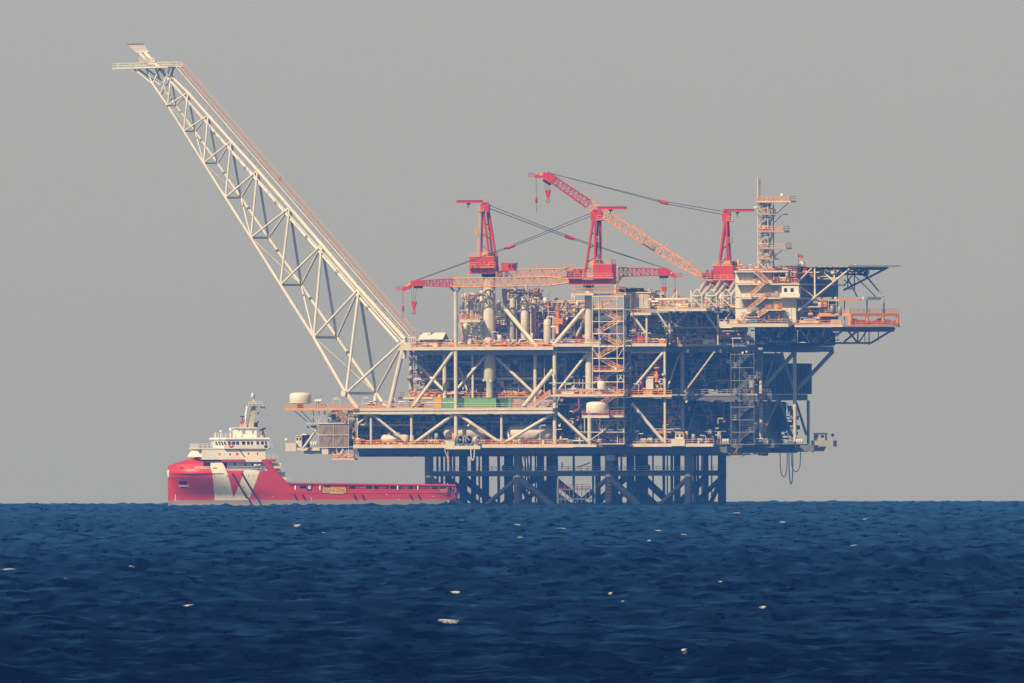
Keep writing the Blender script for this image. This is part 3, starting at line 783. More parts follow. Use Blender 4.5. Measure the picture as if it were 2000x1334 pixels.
# ------------------------------------------------------------------ pedestal cranes
def lattice(parent, A, B, wA, wB, hA, hB, bays, mc, up=None):
    A, B = Vector(A), Vector(B)
    d = (B - A).normalized()
    lat = d.cross(ZX).normalized()
    upv = lat.cross(d).normalized()
    def corner(t, i, j):
        w = wA + (wB - wA) * t; h = hA + (hB - hA) * t
        return A.lerp(B, t) + lat * (w * .5 * i) + upv * (h * .5 * j)
    sg = [(-1, 1), (1, 1), (1, -1), (-1, -1)]
    for i, j in sg: rod("boom_chord", corner(0, i, j), corner(1, i, j), .15, mc, parent, 8)
    lc = MB()
    for k in range(bays):
        t0, t1 = k / bays, (k + 1) / bays
        for (a, b_) in zip(sg, sg[1:] + sg[:1]):
            lc.tube(corner(t0, *a), corner(t0, *b_), .095, 4, caps=False)
            s0, s1 = (a, b_) if k % 2 else (b_, a)
            lc.tube(corner(t0, *s0), corner(t1, *s1), .095, 4, caps=False)
    lc.build("boom_lacing", mc, parent, kind="stuff")
    return lat, upv

def hx_wide(h): return h[1] - h[0] > 70
def crane(label, ped, house, cab, legs, head, jib, boom, pend, hooks, cradle_px, r_ped, v, vt, flip):
    cx, ytop, ybot = ped
    R_, Y_ = M['red'], M['cranerail']
    hf = .56 if hx_wide(house) else .36
    t = thing("pedestal_crane", label, "crane", P(cx, ybot, v), "pedestal cranes on the platform")
    MB().lathe(P(cx, ybot, v), [(r_ped * 1.0, 0), (r_ped * 1.0, (ybot - ytop) * S)], 28).build("pedestal", CR, t)
    hx0, hx1, hy0, hy1 = house
    MB().lathe(P(cx, ytop, v), [(r_ped * 1.15, 0), (r_ped * 1.3, .5), (r_ped * 1.3, (ytop - hy1) * S)], 24).build("slew_ring", M['darksteel'], t)
    MB().box(hx0, hx1, hy1 - 9, hy1, v - 2.6, v + 2.6).build("machinery_bed", R_, t)
    hb = MB().box(hx0 + (0 if not flip else (hx1 - hx0) * hf), hx1 - ((hx1 - hx0) * .35 if not flip and False else 0), hy0 + 6, hy1 - 9.2, v - 2.4, v + 2.4).build("machinery_house", R_, t)
    for k in range(3):
        MB().box(hx0 + 8 + 10 * k, hx0 + 14 + 10 * k, hy0 + 14, hy1 - 14, v - 2.46, v - 2.41).build("louvre_panel", mat("louvre_red", (.40, .03, .04), .6) if "louvre_red" not in bpy.data.materials else bpy.data.materials["louvre_red"], hb)
    MB().box(hx0 - 2, hx1 + 2, hy1 - 12, hy1 - 11, v - 3.8, v - 2.65).build("service_walkway", R_, t)
    rail(t, [P(hx0 - 2, hy1 - 12, v - 3.7), P(hx1 + 2, hy1 - 12, v - 3.7)], h=1.2)
    rail(t, [P(hx0 + (hx1 - hx0) * (hf if flip else 0), hy0 + 6, v - 2.3), P(hx1, hy0 + 6, v - 2.3), W(U(hx1, v - 2.3), v + 2.3, Z(hy0 + 6))], h=1.1)
    wx = cx - 6 if not flip else cx + 12
    MB().lathe(P(wx, hy0 + 3.5, v) - VX * 1.4, [(.9, 0), (.9, .1), (.55, .12), (.55, 2.7), (.9, 2.72), (.9, 2.82)], 16, VX).build("winch_drum", Y_, t)
    MB().lathe(P(wx + 9, hy0 + 3.5, v) - VX * 1.2, [(.8, 0), (.8, .1), (.5, .12), (.5, 2.3), (.8, 2.32), (.8, 2.42)], 16, VX).build("winch_drum", M['darksteel'], t)
    # operator's cab
    a0, a1, b0, b1 = cab
    cb = MB()
    vv = v - 3.4
    sl = 5 if flip else -5
    u0, u1 = U(a0, vv), U(a1, vv)
    k0, k1 = (sl * S * .6, 0) if flip else (0, sl * S * .6)
    cb.hexa([W(u0 + k0, vv, Z(b1)), W(u1 + k1, vv, Z(b1)), W(u1 + k1, vv + 2.6, Z(b1)), W(u0 + k0, vv + 2.6, Z(b1)),
             W(u0, vv, Z(b0)), W(u1, vv, Z(b0)), W(u1, vv + 2.6, Z(b0)), W(u0, vv + 2.6, Z(b0))])
    cab_o = cb.build("cab", R_, t)
    ex = a0 if flip else a1
    sgn = 1 if flip else -1
    for q0, q1 in ((.5, 5.5), (8, 12)):
        e0_, e1_ = sorted((ex + sgn * (q0 + 1.2), ex + sgn * (q1 + .8)))
        MB().box(e0_, e1_, b0 + 3, b1 - 5, vv - .06, vv - .005).build("cab_window", M['glass'], cab_o)
    MB().ubox((u0 - .05 if flip else u1 - .3), (u0 + .3 if flip else u1 + .05), vv + .3, vv + 2.3, Z(b1 - 5), Z(b0 + 2)).build("cab_windscreen", M['glass'], cab_o)
    # A-frame mast
    for a, q, w_, c2 in legs: rod("mast_leg", P(*a), P(*q), w_ * S / 2, R_, t, 10)
    for f_ in (.25, .5, .75):
        a = P(*legs[0][1]).lerp(P(*legs[0][0]), f_); q = P(*legs[-1][1]).lerp(P(*legs[-1][0]), f_)
        rod("mast_rung", a, q, .14, R_, t, 6)
    m0, m1, m2, m3 = head
    MB().box(m0, m1, m2, m3, vt - .8, vt + .8).box(m0 + 2, m1 - 2, m2 - 4, m2 + .5, vt - .5, vt + .5).build("mast_head", R_, t)
    for k in (-.4, .4):
        MB().lathe(P((m0 + m1) / 2, m2 + 3, vt + k) - VX * .1, [(.7, 0), (.7, .2)], 14, VX).build("head_sheave", M['darksteel'], t)
    j0, j1, j2, j3 = jib
    jo = MB().box(j0, j1, j2, j3, vt - .25, vt + .25).box(j0, j1, j2 - .8, j2 - .1, vt - .45, vt + .45).box(j0, j1, j3 + .1, j3 + .8, vt - .45, vt + .45).build("maintenance_jib", R_, t)
    jm = j0 + (j1 - j0) * .45
    MB().box(jm - 3, jm + 3, j3 + .9, j3 + 4, vt - .4, vt + .4).tube(P(jm, j3 + 4, vt), P(jm, j3 + 10, vt), .12, 5).build("jib_trolley", M['darksteel'], jo)
    pd = -1 if not flip else 1
    ap = (m0 + m1) / 2 + pd * 13
    aq = (m0 + m1) / 2 + pd * 2
    MB().box(min(ap, aq), max(ap, aq), m3 - 2, m3 - .8, vt - 1, vt + 1).build("access_platform", R_, t)
    rail(t, [P(ap, m3 - 2, vt - .95), P(aq, m3 - 2, vt - .95)], m=M['cranerail'], h=1)
    # caged ladder
    lx = legs[0][0][0] + pd * 6
    ld = MB()
    for o_ in (-1.3, 1.3): ld.tube(P(lx + o_, m3, vt), P(lx + pd * 4 + o_, hy0, v), .06, 4)
    for k in range(26):
        f_ = k / 25
        ld.tube(P(lx - 1.3, m3, vt).lerp(P(lx + pd * 4 - 1.3, hy0, v), f_), P(lx + 1.3, m3, vt).lerp(P(lx + pd * 4 + 1.3, hy0, v), f_), .05, 4)
    ld.build("ladder", R_ if flip else M['cranerail'], t)
    cg = MB()
    for k in range(5):
        cc = P(lx + pd * 2, (m3 * .55 + hy0 * .45) + (k - 2) * 2.6, v)
        cg.torus(cc, ZX, .8, .06, 10, 4)
    for k in range(6):
        ang = k * math.pi / 3
        cc = P(lx + pd * 2, m3 * .55 + hy0 * .45, v) + UX * math.cos(ang) * .8 + VX * math.sin(ang) * .8
        cg.tube(cc - ZX * .7, cc + ZX * .7, .06, 4)
    cg.build("ladder_cage", M['cranerail'], t)
    # boom
    B0, B1, B2, hb_, h1, h2 = boom
    b0p, b1p, b2p = P(*B0), P(*B1), P(*B2)
    dd = (b2p - b0p).normalized()
    k1 = b0p.lerp(b1p, .16)
    lattice(t, b0p, k1, 2.2, 1.9, hb_ * .45, h1, 4, Y_)
    lat, upv = lattice(t, k1, b1p, 1.9, 1.9, h1, h1, 17, Y_)
    lattice(t, b1p, b2p, 1.9, 1.2, h1, h2, 9, R_)
    for f_ in (.12, .34, .56, .62, .86, .97):                # guard posts along the boom top
        p_ = b0p.lerp(b1p, f_) + upv * (h1 * .5)
        for o_ in (-.8, .8): rod("boom_guard_post", p_ + lat * o_, p_ + lat * o_ + upv * 1.5, .09, Y_, t, 6)
    sw = MB()
    for i in range(60):
        p_ = k1.lerp(b1p, i / 59) - upv * (h1 * .5 - .12)
        sw.tube(p_ - lat * .45, p_ + lat * .45, .06, 4)
    sw.build("boom_catwalk", Y_, t, kind="stuff")
    # boom head and nose
    hd = dd
    b_ = MB()
    def hx(p0, p1, wa, ha, hb2):
        b_.hexa([p0 - lat * wa - upv * ha, p1 - lat * wa - upv * hb2, p1 + lat * wa - upv * hb2, p0 + lat * wa - upv * ha,
                 p0 - lat * wa + upv * ha, p1 - lat * wa + upv * hb2, p1 + lat * wa + upv * hb2, p0 + lat * wa + upv * ha])
    hx(b2p - hd * .2, b2p + hd * 2.4, .7, h2 * .62, h2 * .62)
    b_.build("boom_head", R_, t)
    nose = P(*pend['nose'])
    ns = b2p + hd * 2.4
    b_ = MB()
    q = (nose - ns)
    qn = q.normalized(); un = lat.cross(qn).normalized()
    for o_ in (-.6, .45):
        b_.hexa([ns + lat * o_ - un * .75, nose + lat * o_ - un * .35, nose + lat * (o_ + .15) - un * .35, ns + lat * (o_ + .15) - un * .75,
                 ns + lat * o_ + un * .75, nose + lat * o_ + un * .35, nose + lat * (o_ + .15) + un * .35, ns + lat * (o_ + .15) + un * .75])
    b_.build("boom_nose", R_, t)
    plate = MB()
    plate.hexa([ns + qn * .6 - lat * .66 + un * .1, nose - qn * 1.2 - lat * .66 + un * .05, nose - qn * 1.2 + lat * .66 + un * .05, ns + qn * .6 + lat * .66 + un * .1,
                ns + qn * .6 - lat * .66 + un * .7, nose - qn * 1.2 - lat * .66 + un * .4, nose - qn * 1.2 + lat * .66 + un * .4, ns + qn * .6 + lat * .66 + un * .7])
    plate.build("nose_plate", Y_, t)
    for k in (.1, .6, 1.1):
        MB().lathe(b2p + hd * (.4 + k * 1.4) - upv * h2 * .75 - lat * .4, [(.42, 0), (.42, .8)], 12, lat).build("hoist_sheave", M['darksteel'], t)
    rail(t, [nose, nose + Vector((pend['tipdir'] * 1.6, 0, 0))], m=R_, h=.9, step=.6)
    # hoist ropes and hooks
    for kind, a, q in hooks:
        pa_, pq = P(*a), P(*q)
        if kind == 'main':
            for o_ in (-.35, 0, .35): rod("hoist_rope", pa_ + UX * o_ * 2, pq + ZX * 2.0 + UX * o_, .045, M['rope'], t, 5)
            h_ = MB().box(0, 0, 0, 0, 0, 0) if False else MB()
            h_.hexa([pq + UX * x_ * .45 + VX * y_ * .35 for x_, y_ in ((-.5, -1), (.5, -1), (.5, 1), (-.5, 1))] + [pq + ZX * 1.9 + UX * x_ * 1.15 + VX * y_ * .45 for x_, y_ in ((-.6, -1), (.6, -1), (.6, 1), (-.6, 1))])
            ho = h_.build("hook_block", R_, t)
            hk = MB(); pts = [pq - ZX * .1] + [pq - ZX * .75 + UX * (.4 * math.cos(w)) + ZX * (.4 * math.sin(w)) for w in np.linspace(1.4, -3.6, 9)]
            hk.path(pts, .13, 6); hk.build("hook", R_, ho)
        else:
            rod("whip_rope", pa_, pq, .05, M['rope'], t, 5)
            mid = pa_.lerp(pq, .62)
            MB().lathe(mid, [(.08, -.9), (.3, -.5), (.3, .4), (.08, .9)], 10).build("whip_weight", R_, t)
    # boom pendants from the mast head through a sheave block
    mh = P((m0 + m1) / 2, m2 + 2, vt); bt = b2p + hd * 1.6 + upv * (h2 * .6)
    sb_ = P(*pend['block'])
    for o_ in (-.45, .45):
        rod("luffing_rope", mh + lat * o_ + ZX * o_ * .9, sb_ + lat * o_ + ZX * o_ * .5, .095, M['rope'], t, 6)
        rod("pendant_rope", sb_ + lat * o_ * .6 - ZX * o_ * .4, bt + lat * o_, .08, M['rope'], t, 6)
    dq = (bt - mh).normalized(); b_ = MB()
    b_.tube(sb_ - dq * .9, sb_ + dq * 1.1, .5, 8).tube(sb_ + dq * 1.1, sb_ + dq * 1.8, .22, 6)
    b_.build("sheave_block", R_, t)
    return t

crane("red and yellow crane nearest the flare boom, its boom lowered behind the middle crane", (957, 541, 678), (918, 966, 495, 534), (980, 1008, 513, 529),
      [((944, 412, 7), (941, 500, 6), 4.5, 0), ((946, 410, 6), (957, 503, 5), 4.5, 0), ((953, 410, 8), (963, 500, 8.6), 4, 0), ((956, 412, 7), (974, 528, 6), 5, 0)],
      (940, 956, 398, 414), (893, 944, 391, 395), ((972, 535, 9), (1210, 531.5, 13.5), (1288, 532, 15), 2.1, 2.1, 1.5),
      {'nose': (1321, 542, 15.6), 'block': (1112, 463, 11), 'tipdir': 1}, [('main', (1297, 540, 15.3), (1298, 576, 15.3)), ('whip', (1320, 543, 15.6), (1320, 585, 15.6))], None, 1.48, 4.6, 6, False)
crane("red and yellow crane in the middle of the deck with its boom lowered left", (1151, 562, 672), (1113, 1196, 511, 556), (1108, 1134, 529, 548),
      [((1160, 430, 3), (1143, 541, 1), 5.5, 0), ((1164, 430, 3), (1163, 541, 1), 5, 0), ((1170, 430, 4), (1166, 500, 5), 4, 0), ((1174, 430, 4), (1174, 520, 5), 5, 0)],
      (1155, 1176, 414, 432), (1168, 1225, 404.5, 409), ((1112, 549, 1), (885, 552, -1.2), (828, 552, -2.2), 1.9, 2.1, 1.2),
      {'nose': (787, 566, -2.8), 'block': (1000, 481, .5), 'tipdir': -1}, [('main', (809, 562, -2.5), (809.5, 603, -2.5)), ('whip', (788, 567, -2.8), (788, 622, -2.8))], None, 1.0, 3, 3.5, True)
crane("red and yellow crane by the exhaust stacks, its boom raised to the left", (1412, 566, 608), (1372, 1433, 514, 560), (1373, 1391, 534, 549),
      [((1418, 432, 16), (1402, 548, 14.5), 5.5, 0), ((1421, 432, 16), (1423, 548, 14.5), 5, 0), ((1422, 432, 17), (1408, 520, 18), 3, 0), ((1424, 432, 17), (1429, 520, 18), 4, 0)],
      (1412, 1427, 416, 434), (1415, 1474, 410, 414), ((1371, 540, 15), (1152, 399, 13), (1084, 352, 12.4), 1.4, 2.0, 1.7),
      {'nose': (1047, 344.5, 12), 'block': (1300, 396, 14), 'tipdir': -1}, [('main', (1072, 356, 12.2), (1072, 386, 12.2)), ('whip', (1049, 348, 12), (1049.5, 416, 12))], None, 1.3, 16, 16.5, True)
# crane access platform under the middle crane
deck(1118, 1160, 574, 577.5, -1.2, 6, CR, "crane_platform"); prail(tp, 1118, 1222, 574, -1.1, h=2.1); prail(tp, 1118, 1222, 566, 5.5); deck(1160, 1224, 574, 577, 3, 8, CR, "crane_platform")
# ------------------------------------------------------------------ helpers for outlines in plan
def prism(b, uv, z0, z1):
    n = len(uv)
    vs = [W(u, v, z0) for u, v in uv] + [W(u, v, z1) for u, v in uv]
    return b.add(vs, [tuple(range(n))[::-1], tuple(range(n, 2 * n))] + [(k, (k + 1) % n, n + (k + 1) % n, n + k) for k in range(n)])
def trod(t, a, q, w, m=CR, name="strut", n=8): return prod(name, a, q, w, m, t, n)

# ------------------------------------------------------------------ living quarters
lq = thing("living_quarters", "white multi-storey accommodation block under the helideck at the right end", "living quarters", P(1500, 640, 20))
lqw = mat("quarters_white_paint", (0.74, 0.70, 0.62), 0.5, 0.08, 0.3, 0.25, (0.36, 0.26, 0.18))
MB().box(1437, 1555, 534, 632, 0.6, 48).build("core_walls", lqw, lq)
def panels(px0, px1, py0, py1, v, n, m):
    for k in range(n):
        a = px0 + (px1 - px0) * k / n
        MB().box(a + .4, a + (px1 - px0) / n - .4, py0, py1, v - .08, v + .2).build("wall_panel", m, lq)
panels(1437, 1508, 535.5, 555, 0.5, 7, lqw); panels(1437, 1526, 559, 582.5, 0.5, 8, lqw); panels(1437, 1456, 586, 604, 0.5, 2, lqw)
panels(1528, 1555, 604, 632, 0.5, 3, lqw); panels(1458, 1526, 587, 631, 2.2 - 1.7, 6, ST)  # grey panels: shade of the lower storey put into their colour
for k in range(10):                                     # panels down the long side, coloured dark for that face's shade
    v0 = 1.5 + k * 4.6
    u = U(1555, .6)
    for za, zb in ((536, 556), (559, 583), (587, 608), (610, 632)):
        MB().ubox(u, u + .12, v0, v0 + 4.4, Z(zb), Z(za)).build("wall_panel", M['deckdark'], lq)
for a in ((1434, 1540, 531, 534, -1.5, 50), (1437, 1562, 556.2, 558.6, -1.6, 50), (1444, 1564, 583.6, 586, -1.6, 50)):
    MB().box(*a).build("floor_slab", CR, lq)
MB().box(1509, 1554, 536, 555.5, -0.2, .5).build("recess_shade_slab", DK, lq)  # near-black slab before the wall, painted as the shade of a recess
bw = MB().box(1527, 1560, 561, 583, -1.5, .5).box(1524, 1562, 575, 583.4, -1.9, -1.55).build("bay_window", WH, lq)
for px in (1531.5, 1544): MB().box(px, px + 6, 565, 572.5, -1.58, -1.5).build("window_pane", M['glass'], bw)
MB().box(1508.5, 1520, 563, 580, -.15, .45).build("door_recess", M['steel'], lq)
for px, py0, py1 in ((1448, 591, 600), (1472, 541, 551), (1516, 594, 606), (1500, 612, 624)):
    MB().box(px, px + 6, py0, py1, .05, .4).build("door", EQ if py0 > 545 else ST, lq)
for px0, px1, py, v in ((1434, 1539, 531, -1.4), (1505, 1560, 556.2, -1.5), (1500, 1526, 583.6, -1.5), (1456, 1500, 583.6, -1.5), (1450, 1500, 556.2, -1.5)): prail(lq, px0, px1, py, v)
prail(lq, 1434, 1539, 531, -1.4, v_back=30)
stairs(lq, P(1471, 532, -2.6), P(1499, 556, -2.6), 1.0, CR, RL); stairs(lq, P(1466, 583, -2.6), P(1492, 558, -2.6), 1.0, CR, CR)
stairs(lq, P(1462, 610, -2.6), P(1494, 585, -2.6), 1.0, CR, RL); stairs(lq, P(1480, 622, -3.2), P(1503, 607, -3.2), 1.0, CR, RL)
MB().box(1492, 1527, 607, 609, -3.2, .4).build("landing", CR, lq); prail(lq, 1495, 1527, 607, -3.1); prail(lq, 1512, 1526, 601, -2.2)
clutter(1508, 1556, 533, 556, -1, .3, 26, 41, ['cream', 'equip', 'steel'], parent=lq, name="wall_fittings", orange=.25)
clutter(1440, 1528, 612, 632, -1.6, .2, 40, 42, ['cream', 'equip', 'white'], parent=lq, name="wall_fittings", orange=.3)
clutter(1440, 1540, 524, 531, 1, 14, 26, 43, ['cream', 'white', 'equip'], parent=lq, name="roof_fittings", orange=.35)
for px, v in ((1447, 3), (1466, 5)):
    MB().tube(P(px, 531, v), P(px, 519, v), .09, 5).box(px - 3, px + 3, 518, 519.5, v - .3, v + .3).build("roof_light", WH, lq)
# base deck of the quarters, cantilevered right with an angled corner for the boats
u45, u55 = U(1420, -2), U(1540, -2)
MB().box(1420, 1540, 635, 640.5, -2, 46).build("base_deck", CR, lq); prail(lq, 1406, 1538, 634.8, -1.8)
ua, ub = U(1552, -2), U(1645, -2)
ch = 16.0 * .7071
MB_ = MB(); prism(MB_, [(ua, -2), (ub, -2), (ub + ch, -2 + ch), (ub + ch - 4, 30), (ua, 30)], Z(641), Z(637.5)); MB_.build("boat_deck", CR, lq)
MB_ = MB(); prism(MB_, [(ua + 9, -1), (ub - .2, -1), (ub + ch - 1.4, -1 + ch), (ub + ch - 5, 28), (ua + 9, 28)], Z(650), Z(641.3)); MB_.build("boat_deck_fascia", M['maroon'], lq)
rail(lq, [W(ua, -1.9, Z(637.4)), W(ub, -1.9, Z(637.4))]); rail(lq, [W(ub + ch * .75, -2 + ch * .75 + .2, Z(637.4)), W(ub + ch, -2 + ch, Z(637.4))])
MB().box(1622, 1643, 627, 637.3, -1.7, -.6).build("store_locker", WH, lq); MB().box(1405, 1420, 630, 640, -2, 0).build("locker", CR, lq)
# under the quarters: base module coloured near-black for the shade there, hanger struts and the boat-deck truss
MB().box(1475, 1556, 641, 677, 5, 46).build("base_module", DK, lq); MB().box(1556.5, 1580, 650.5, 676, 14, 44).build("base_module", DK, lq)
for a in (((1563, 645, 1), (1580, 668, 3), 2.4), ((1581, 645, 1), (1577, 660, 2), 2.2), ((1610, 645, 0), (1606, 660, 1), 2.4), ((1558, 648, 0), (1558, 672, 2), 2.4), ((1558, 671, 2), (1582, 671, 2), 1.8), ((1588, 670, 3), (1594, 662, 3), 2)):
    trod(lq, *a, name="hanger")
for a in (((1650, 672, 16), (1702, 672, 16), 4), ((1702, 672, 16), (1748, 644, 13), 4), ((1610, 672, 6), (1650, 646, 6), 3.4), ((1650, 669, 14), (1673, 650, 12), 4), ((1658, 650, 12), (1676, 672, 15), 4),
          ((1676, 650, 14), (1676, 672, 16), 3), ((1698, 650, 14), (1698, 676, 16), 2.4), ((1678, 671, 16), (1692, 650, 14), 3), ((1716, 650, 12), (1716, 668, 12), 2), ((1690, 650, 15), (1690, 675, 15), 1.6), ((1580, 672, 20), (1650, 672, 16), 4)):
    trod(lq, *a, m=ST, name="truss_member")
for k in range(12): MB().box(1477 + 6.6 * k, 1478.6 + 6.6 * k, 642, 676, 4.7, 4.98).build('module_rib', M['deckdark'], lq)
clutter(1462, 1556, 642, 676, 2.5, 4.6, 60, 48, ['steel', 'darksteel', 'equip'], parent=lq, name='underdeck_gear', orange=.08)
clutter(1562, 1640, 652, 674, 8, 13, 30, 49, ['steel', 'darksteel'], parent=lq, name='underdeck_gear', orange=.05)
clutter(1556, 1640, 590, 618, 1, 2, 16, 51, ['steel', 'equip'], parent=lq, name='wall_fittings', orange=.2)
# steelwork carrying the helideck and the davit level
for a in (((1558, 554, 1), (1586, 526, 8), 3.2), ((1592, 527, 9), (1592, 583, 4), 3.6), ((1559, 559, 1), (1592, 584, 4), 3.6), ((1559, 609, .4), (1660, 528, 10), 4.2), ((1613, 537, 10), (1630, 553, 7), 3), ((1630, 529, 10), (1630, 552, 7), 3)):
    trod(lq, *a, name="helideck_brace")
for a in (((1650, 568, 30), (1733, 526, 24), 4), ((1695, 526, 24), (1695, 543, 24), 3.4), ((1675, 532, 24), (1696, 544, 24), 3.4), ((1696, 544, 24), (1726, 582, 16), 3.4), ((1660, 528, 30), (1712, 582, 24), 2), ((1658, 545, 34), (1676, 582, 24), 2.4),
          ((1650, 560, 32), (1674, 530, 32), 2.2), ((1658, 530, 34), (1658, 566, 34), 2.4), ((1671, 530, 34), (1671, 566, 34), 2.4), ((1650, 548, 32), (1672, 560, 32), 2), ((1650, 566, 32), (1673, 566, 32), 2)):
    trod(lq, *a, m=ST, name="helideck_brace")  # grey instead of cream: shade of the right-hand braces set in the paint
MB_ = MB(); ul = U(1650, 12); prism(MB_, [(ul - 6, 8), (ul + 6.5, 8), (ul + 9.4, 11), (ul + 7, 16), (ul - 6, 16)], Z(588), Z(582.5)); MB_.build("davit_platform", ST, lq)
MB().box(1600, 1680, 586.5, 590, 3, 4).build("davit_beam", M['valve'], lq)
for px, v in ((1650, 13), (1694, 13), (1727, 14)): trod(lq, (px, 588, v), (px, 638, v), 3 if px > 1650 else 2.6, ST, "davit_post")
# boat station: orange gantry along the front then turning with the corner
gz0, gz1 = Z(637.5), Z(617.5)
gp = [(U(1600, 2), 2), (U(1661, 2), 2), (U(1661, 2) + 3.4, 5.4), (U(1661, 2) + 6.6, 8.6), (U(1661, 2) + 9.6, 11.6)]
gt = MB()
for (a, va), (b2, vb) in zip(gp[:-1], gp[1:]): gt.tube(W(a, va, gz1), W(b2, vb, gz1), .46, 4)
gt.build("gantry_beam", M["gantry"], lq)
for k, (a, va) in enumerate(gp): rod("gantry_post", W(a, va, gz0), W(a, va, gz1), .52 if k < 2 else .42, M['gantry'], lq, 8)
for (a, va), (b2, vb) in zip(gp[1:-1], gp[2:]):
    b_ = MB(); b_.hexa([W(a, va - .1, gz0), W(b2, vb - .1, gz0), W(b2, vb, gz0), W(a, va, gz0), W(a, va - .1, gz0 + .95), W(b2, vb - .1, gz0 + .95), W(b2, vb, gz0 + .95), W(a, va, gz0 + .95)]); b_.build('boat_bulwark', M['boat'], lq)
rail(lq, [W(a, va, gz1 + .3) for a, va in gp], h=1.1, m=M['gantry'], r=.08); rail(lq, [W(a, va + 2.5, gz1 + .3) for a, va in gp[1:]], h=1.1, m=M['gantry'], r=.08)
rail(lq, [W(a, va - .8, gz0) for a, va in gp[1:]], h=1.1, m=M['gantry'], r=.08)
clutter(1560, 1600, 622, 637, -1, 2, 22, 44, ['white', 'equip', 'steel'], parent=lq, name="davit_gear", orange=.3)
clutter(1560, 1640, 530, 548, 8, 20, 60, 45, ['steel', 'equip', 'white'], parent=lq, name="underdeck_gear", orange=.15)
clutter(1640, 1700, 529, 540, 20, 30, 30, 46, ['steel', 'darksteel'], parent=lq, name="underdeck_gear", orange=.1)

def lifeboat(label, u, v, ang):
    t = thing("lifeboat", label, "lifeboat", W(u, v, gz0), "lifeboats under the orange gantry")
    ax = (UX * math.cos(ang) + VX * math.sin(ang))
    c0 = W(u, v, gz0 + .72)
    MB().lathe(c0 - ax * 2.6, [(.1, 0), (.45, .35), (.68, 1.1), (.7, 3.0), (.64, 4.3), (.4, 5.0), (.1, 5.2)], 14, ax).build("hull", M['boat'], t)
    cn = MB(); lat = ax.cross(ZX)
    cn.hexa([c0 + ax * x_ + lat * y_ + ZX * .5 for x_, y_ in ((-1.9, -.6), (-.6, -.6), (-.6, .6), (-1.9, .6))] + [c0 + ax * x_ + lat * y_ + ZX * .95 for x_, y_ in ((-1.7, -.45), (-.8, -.45), (-.8, .45), (-1.7, .45))])
    co = cn.build("conning_hatch", M['boat'], t)
    rod("keel_skid", c0 - ax * 2 - ZX * .66, c0 + ax * 2 - ZX * .66, .1, M['firered'], t, 6)
lifeboat("enclosed orange lifeboat hanging at the lit corner of the orange gantry", gp[1][0] + 1.2, 5.2, .78)
lifeboat("enclosed orange lifeboat hanging furthest right under the orange gantry", gp[3][0] - .2, 9.8, .78)

# ------------------------------------------------------------------ helideck
hk = thing("helideck", "flat eight-sided helideck with outward safety netting above the accommodation block", "helideck", P(1640, 525, 22))
HU, HV, HR = U(1640, 22), 22.0, 12.4
def octo(r): return [(HU + r / math.cos(math.pi / 8) * math.cos(math.pi / 8 + k * math.pi / 4), HV + r / math.cos(math.pi / 8) * math.sin(math.pi / 8 + k * math.pi / 4)) for k in range(8)]
MB_ = MB(); prism(MB_, octo(HR), Z(523.8), Z(521.4)); MB_.build("landing_deck", CR, hk)
MB_ = MB(); prism(MB_, octo(HR - 1.0), Z(526.5), Z(523.9)); MB_.build("underframe", DK, hk)
for k in range(5):
    v = HV - 8 + 4 * k
    MB().ubox(HU - 10, HU + 10, v - .2, v + .2, Z(529), Z(526.6)).build("deck_beam", DK, hk)
o1, o2 = octo(HR), octo(HR + 1.7)
for k in range(8):
    b_ = MB(); A0, A1, B0, B1 = [Vector((*q, 0)) for q in (o1[k], o1[(k + 1) % 8], o2[k], o2[(k + 1) % 8])]
    w3 = lambda q, z: W(q.x, q.y, z)
    for i in range(9):
        f_ = i / 8
        b_.tube(w3(A0.lerp(A1, f_), Z(523.5)), w3(B0.lerp(B1, f_), Z(521.0)), .09, 4)
    for g_ in (.33, .66, 1):
        b_.tube(w3(A0.lerp(B0, g_), Z(523.5 - 2.5 * g_)), w3(A1.lerp(B1, g_), Z(523.5 - 2.5 * g_)), .07, 4)
    b_.build("safety_net_frame", ST, hk)
dm = thing("dome_antenna", "small white dome on the near edge of the helideck by the flag", "radar dome", P(1567, 521, 10))
MB().lathe(P(1567, 521.4, 10), [(.75, 0), (.95, .4), (.9, .75), (.6, 1.05), (.1, 1.2)], 18).build("dome", WH, dm)
MB().lathe(P(1567, 522.4, 10), [(.5, 0), (.5, .2)], 12).build("base", ST, dm)
fg = thing("flag", "small red and white flag flying from a thin pole beside the white dome", "flag", P(1560, 521, 8))
trod(fg, (1560, 525, 8), (1560, 496, 8), .7, M['darksteel'], "pole", 6)
def flag(o, p, w, h, m, name="cloth", ax=UX):
    b_ = MB(); vs = []
    for i in range(7):
        for j in range(2):
            vs.append(p + ax * (w * i / 6) - ZX * (h * j + w * .55 * (i / 6) ** 1.3 * .5) + VX * (.18 * math.sin(i * 1.2)))
    b_.add(vs, [(2 * i, 2 * i + 1, 2 * i + 3, 2 * i + 2) for i in range(6)], True)
    back_ = [q + VX * .02 for q in vs]
    b_.add(back_, [(2 * i, 2 * i + 2, 2 * i + 3, 2 * i + 1) for i in range(6)], True)
    return b_.build(name, m, o)
flag(fg, P(1560.3, 498, 8), 1.1, .8, M['firered'])

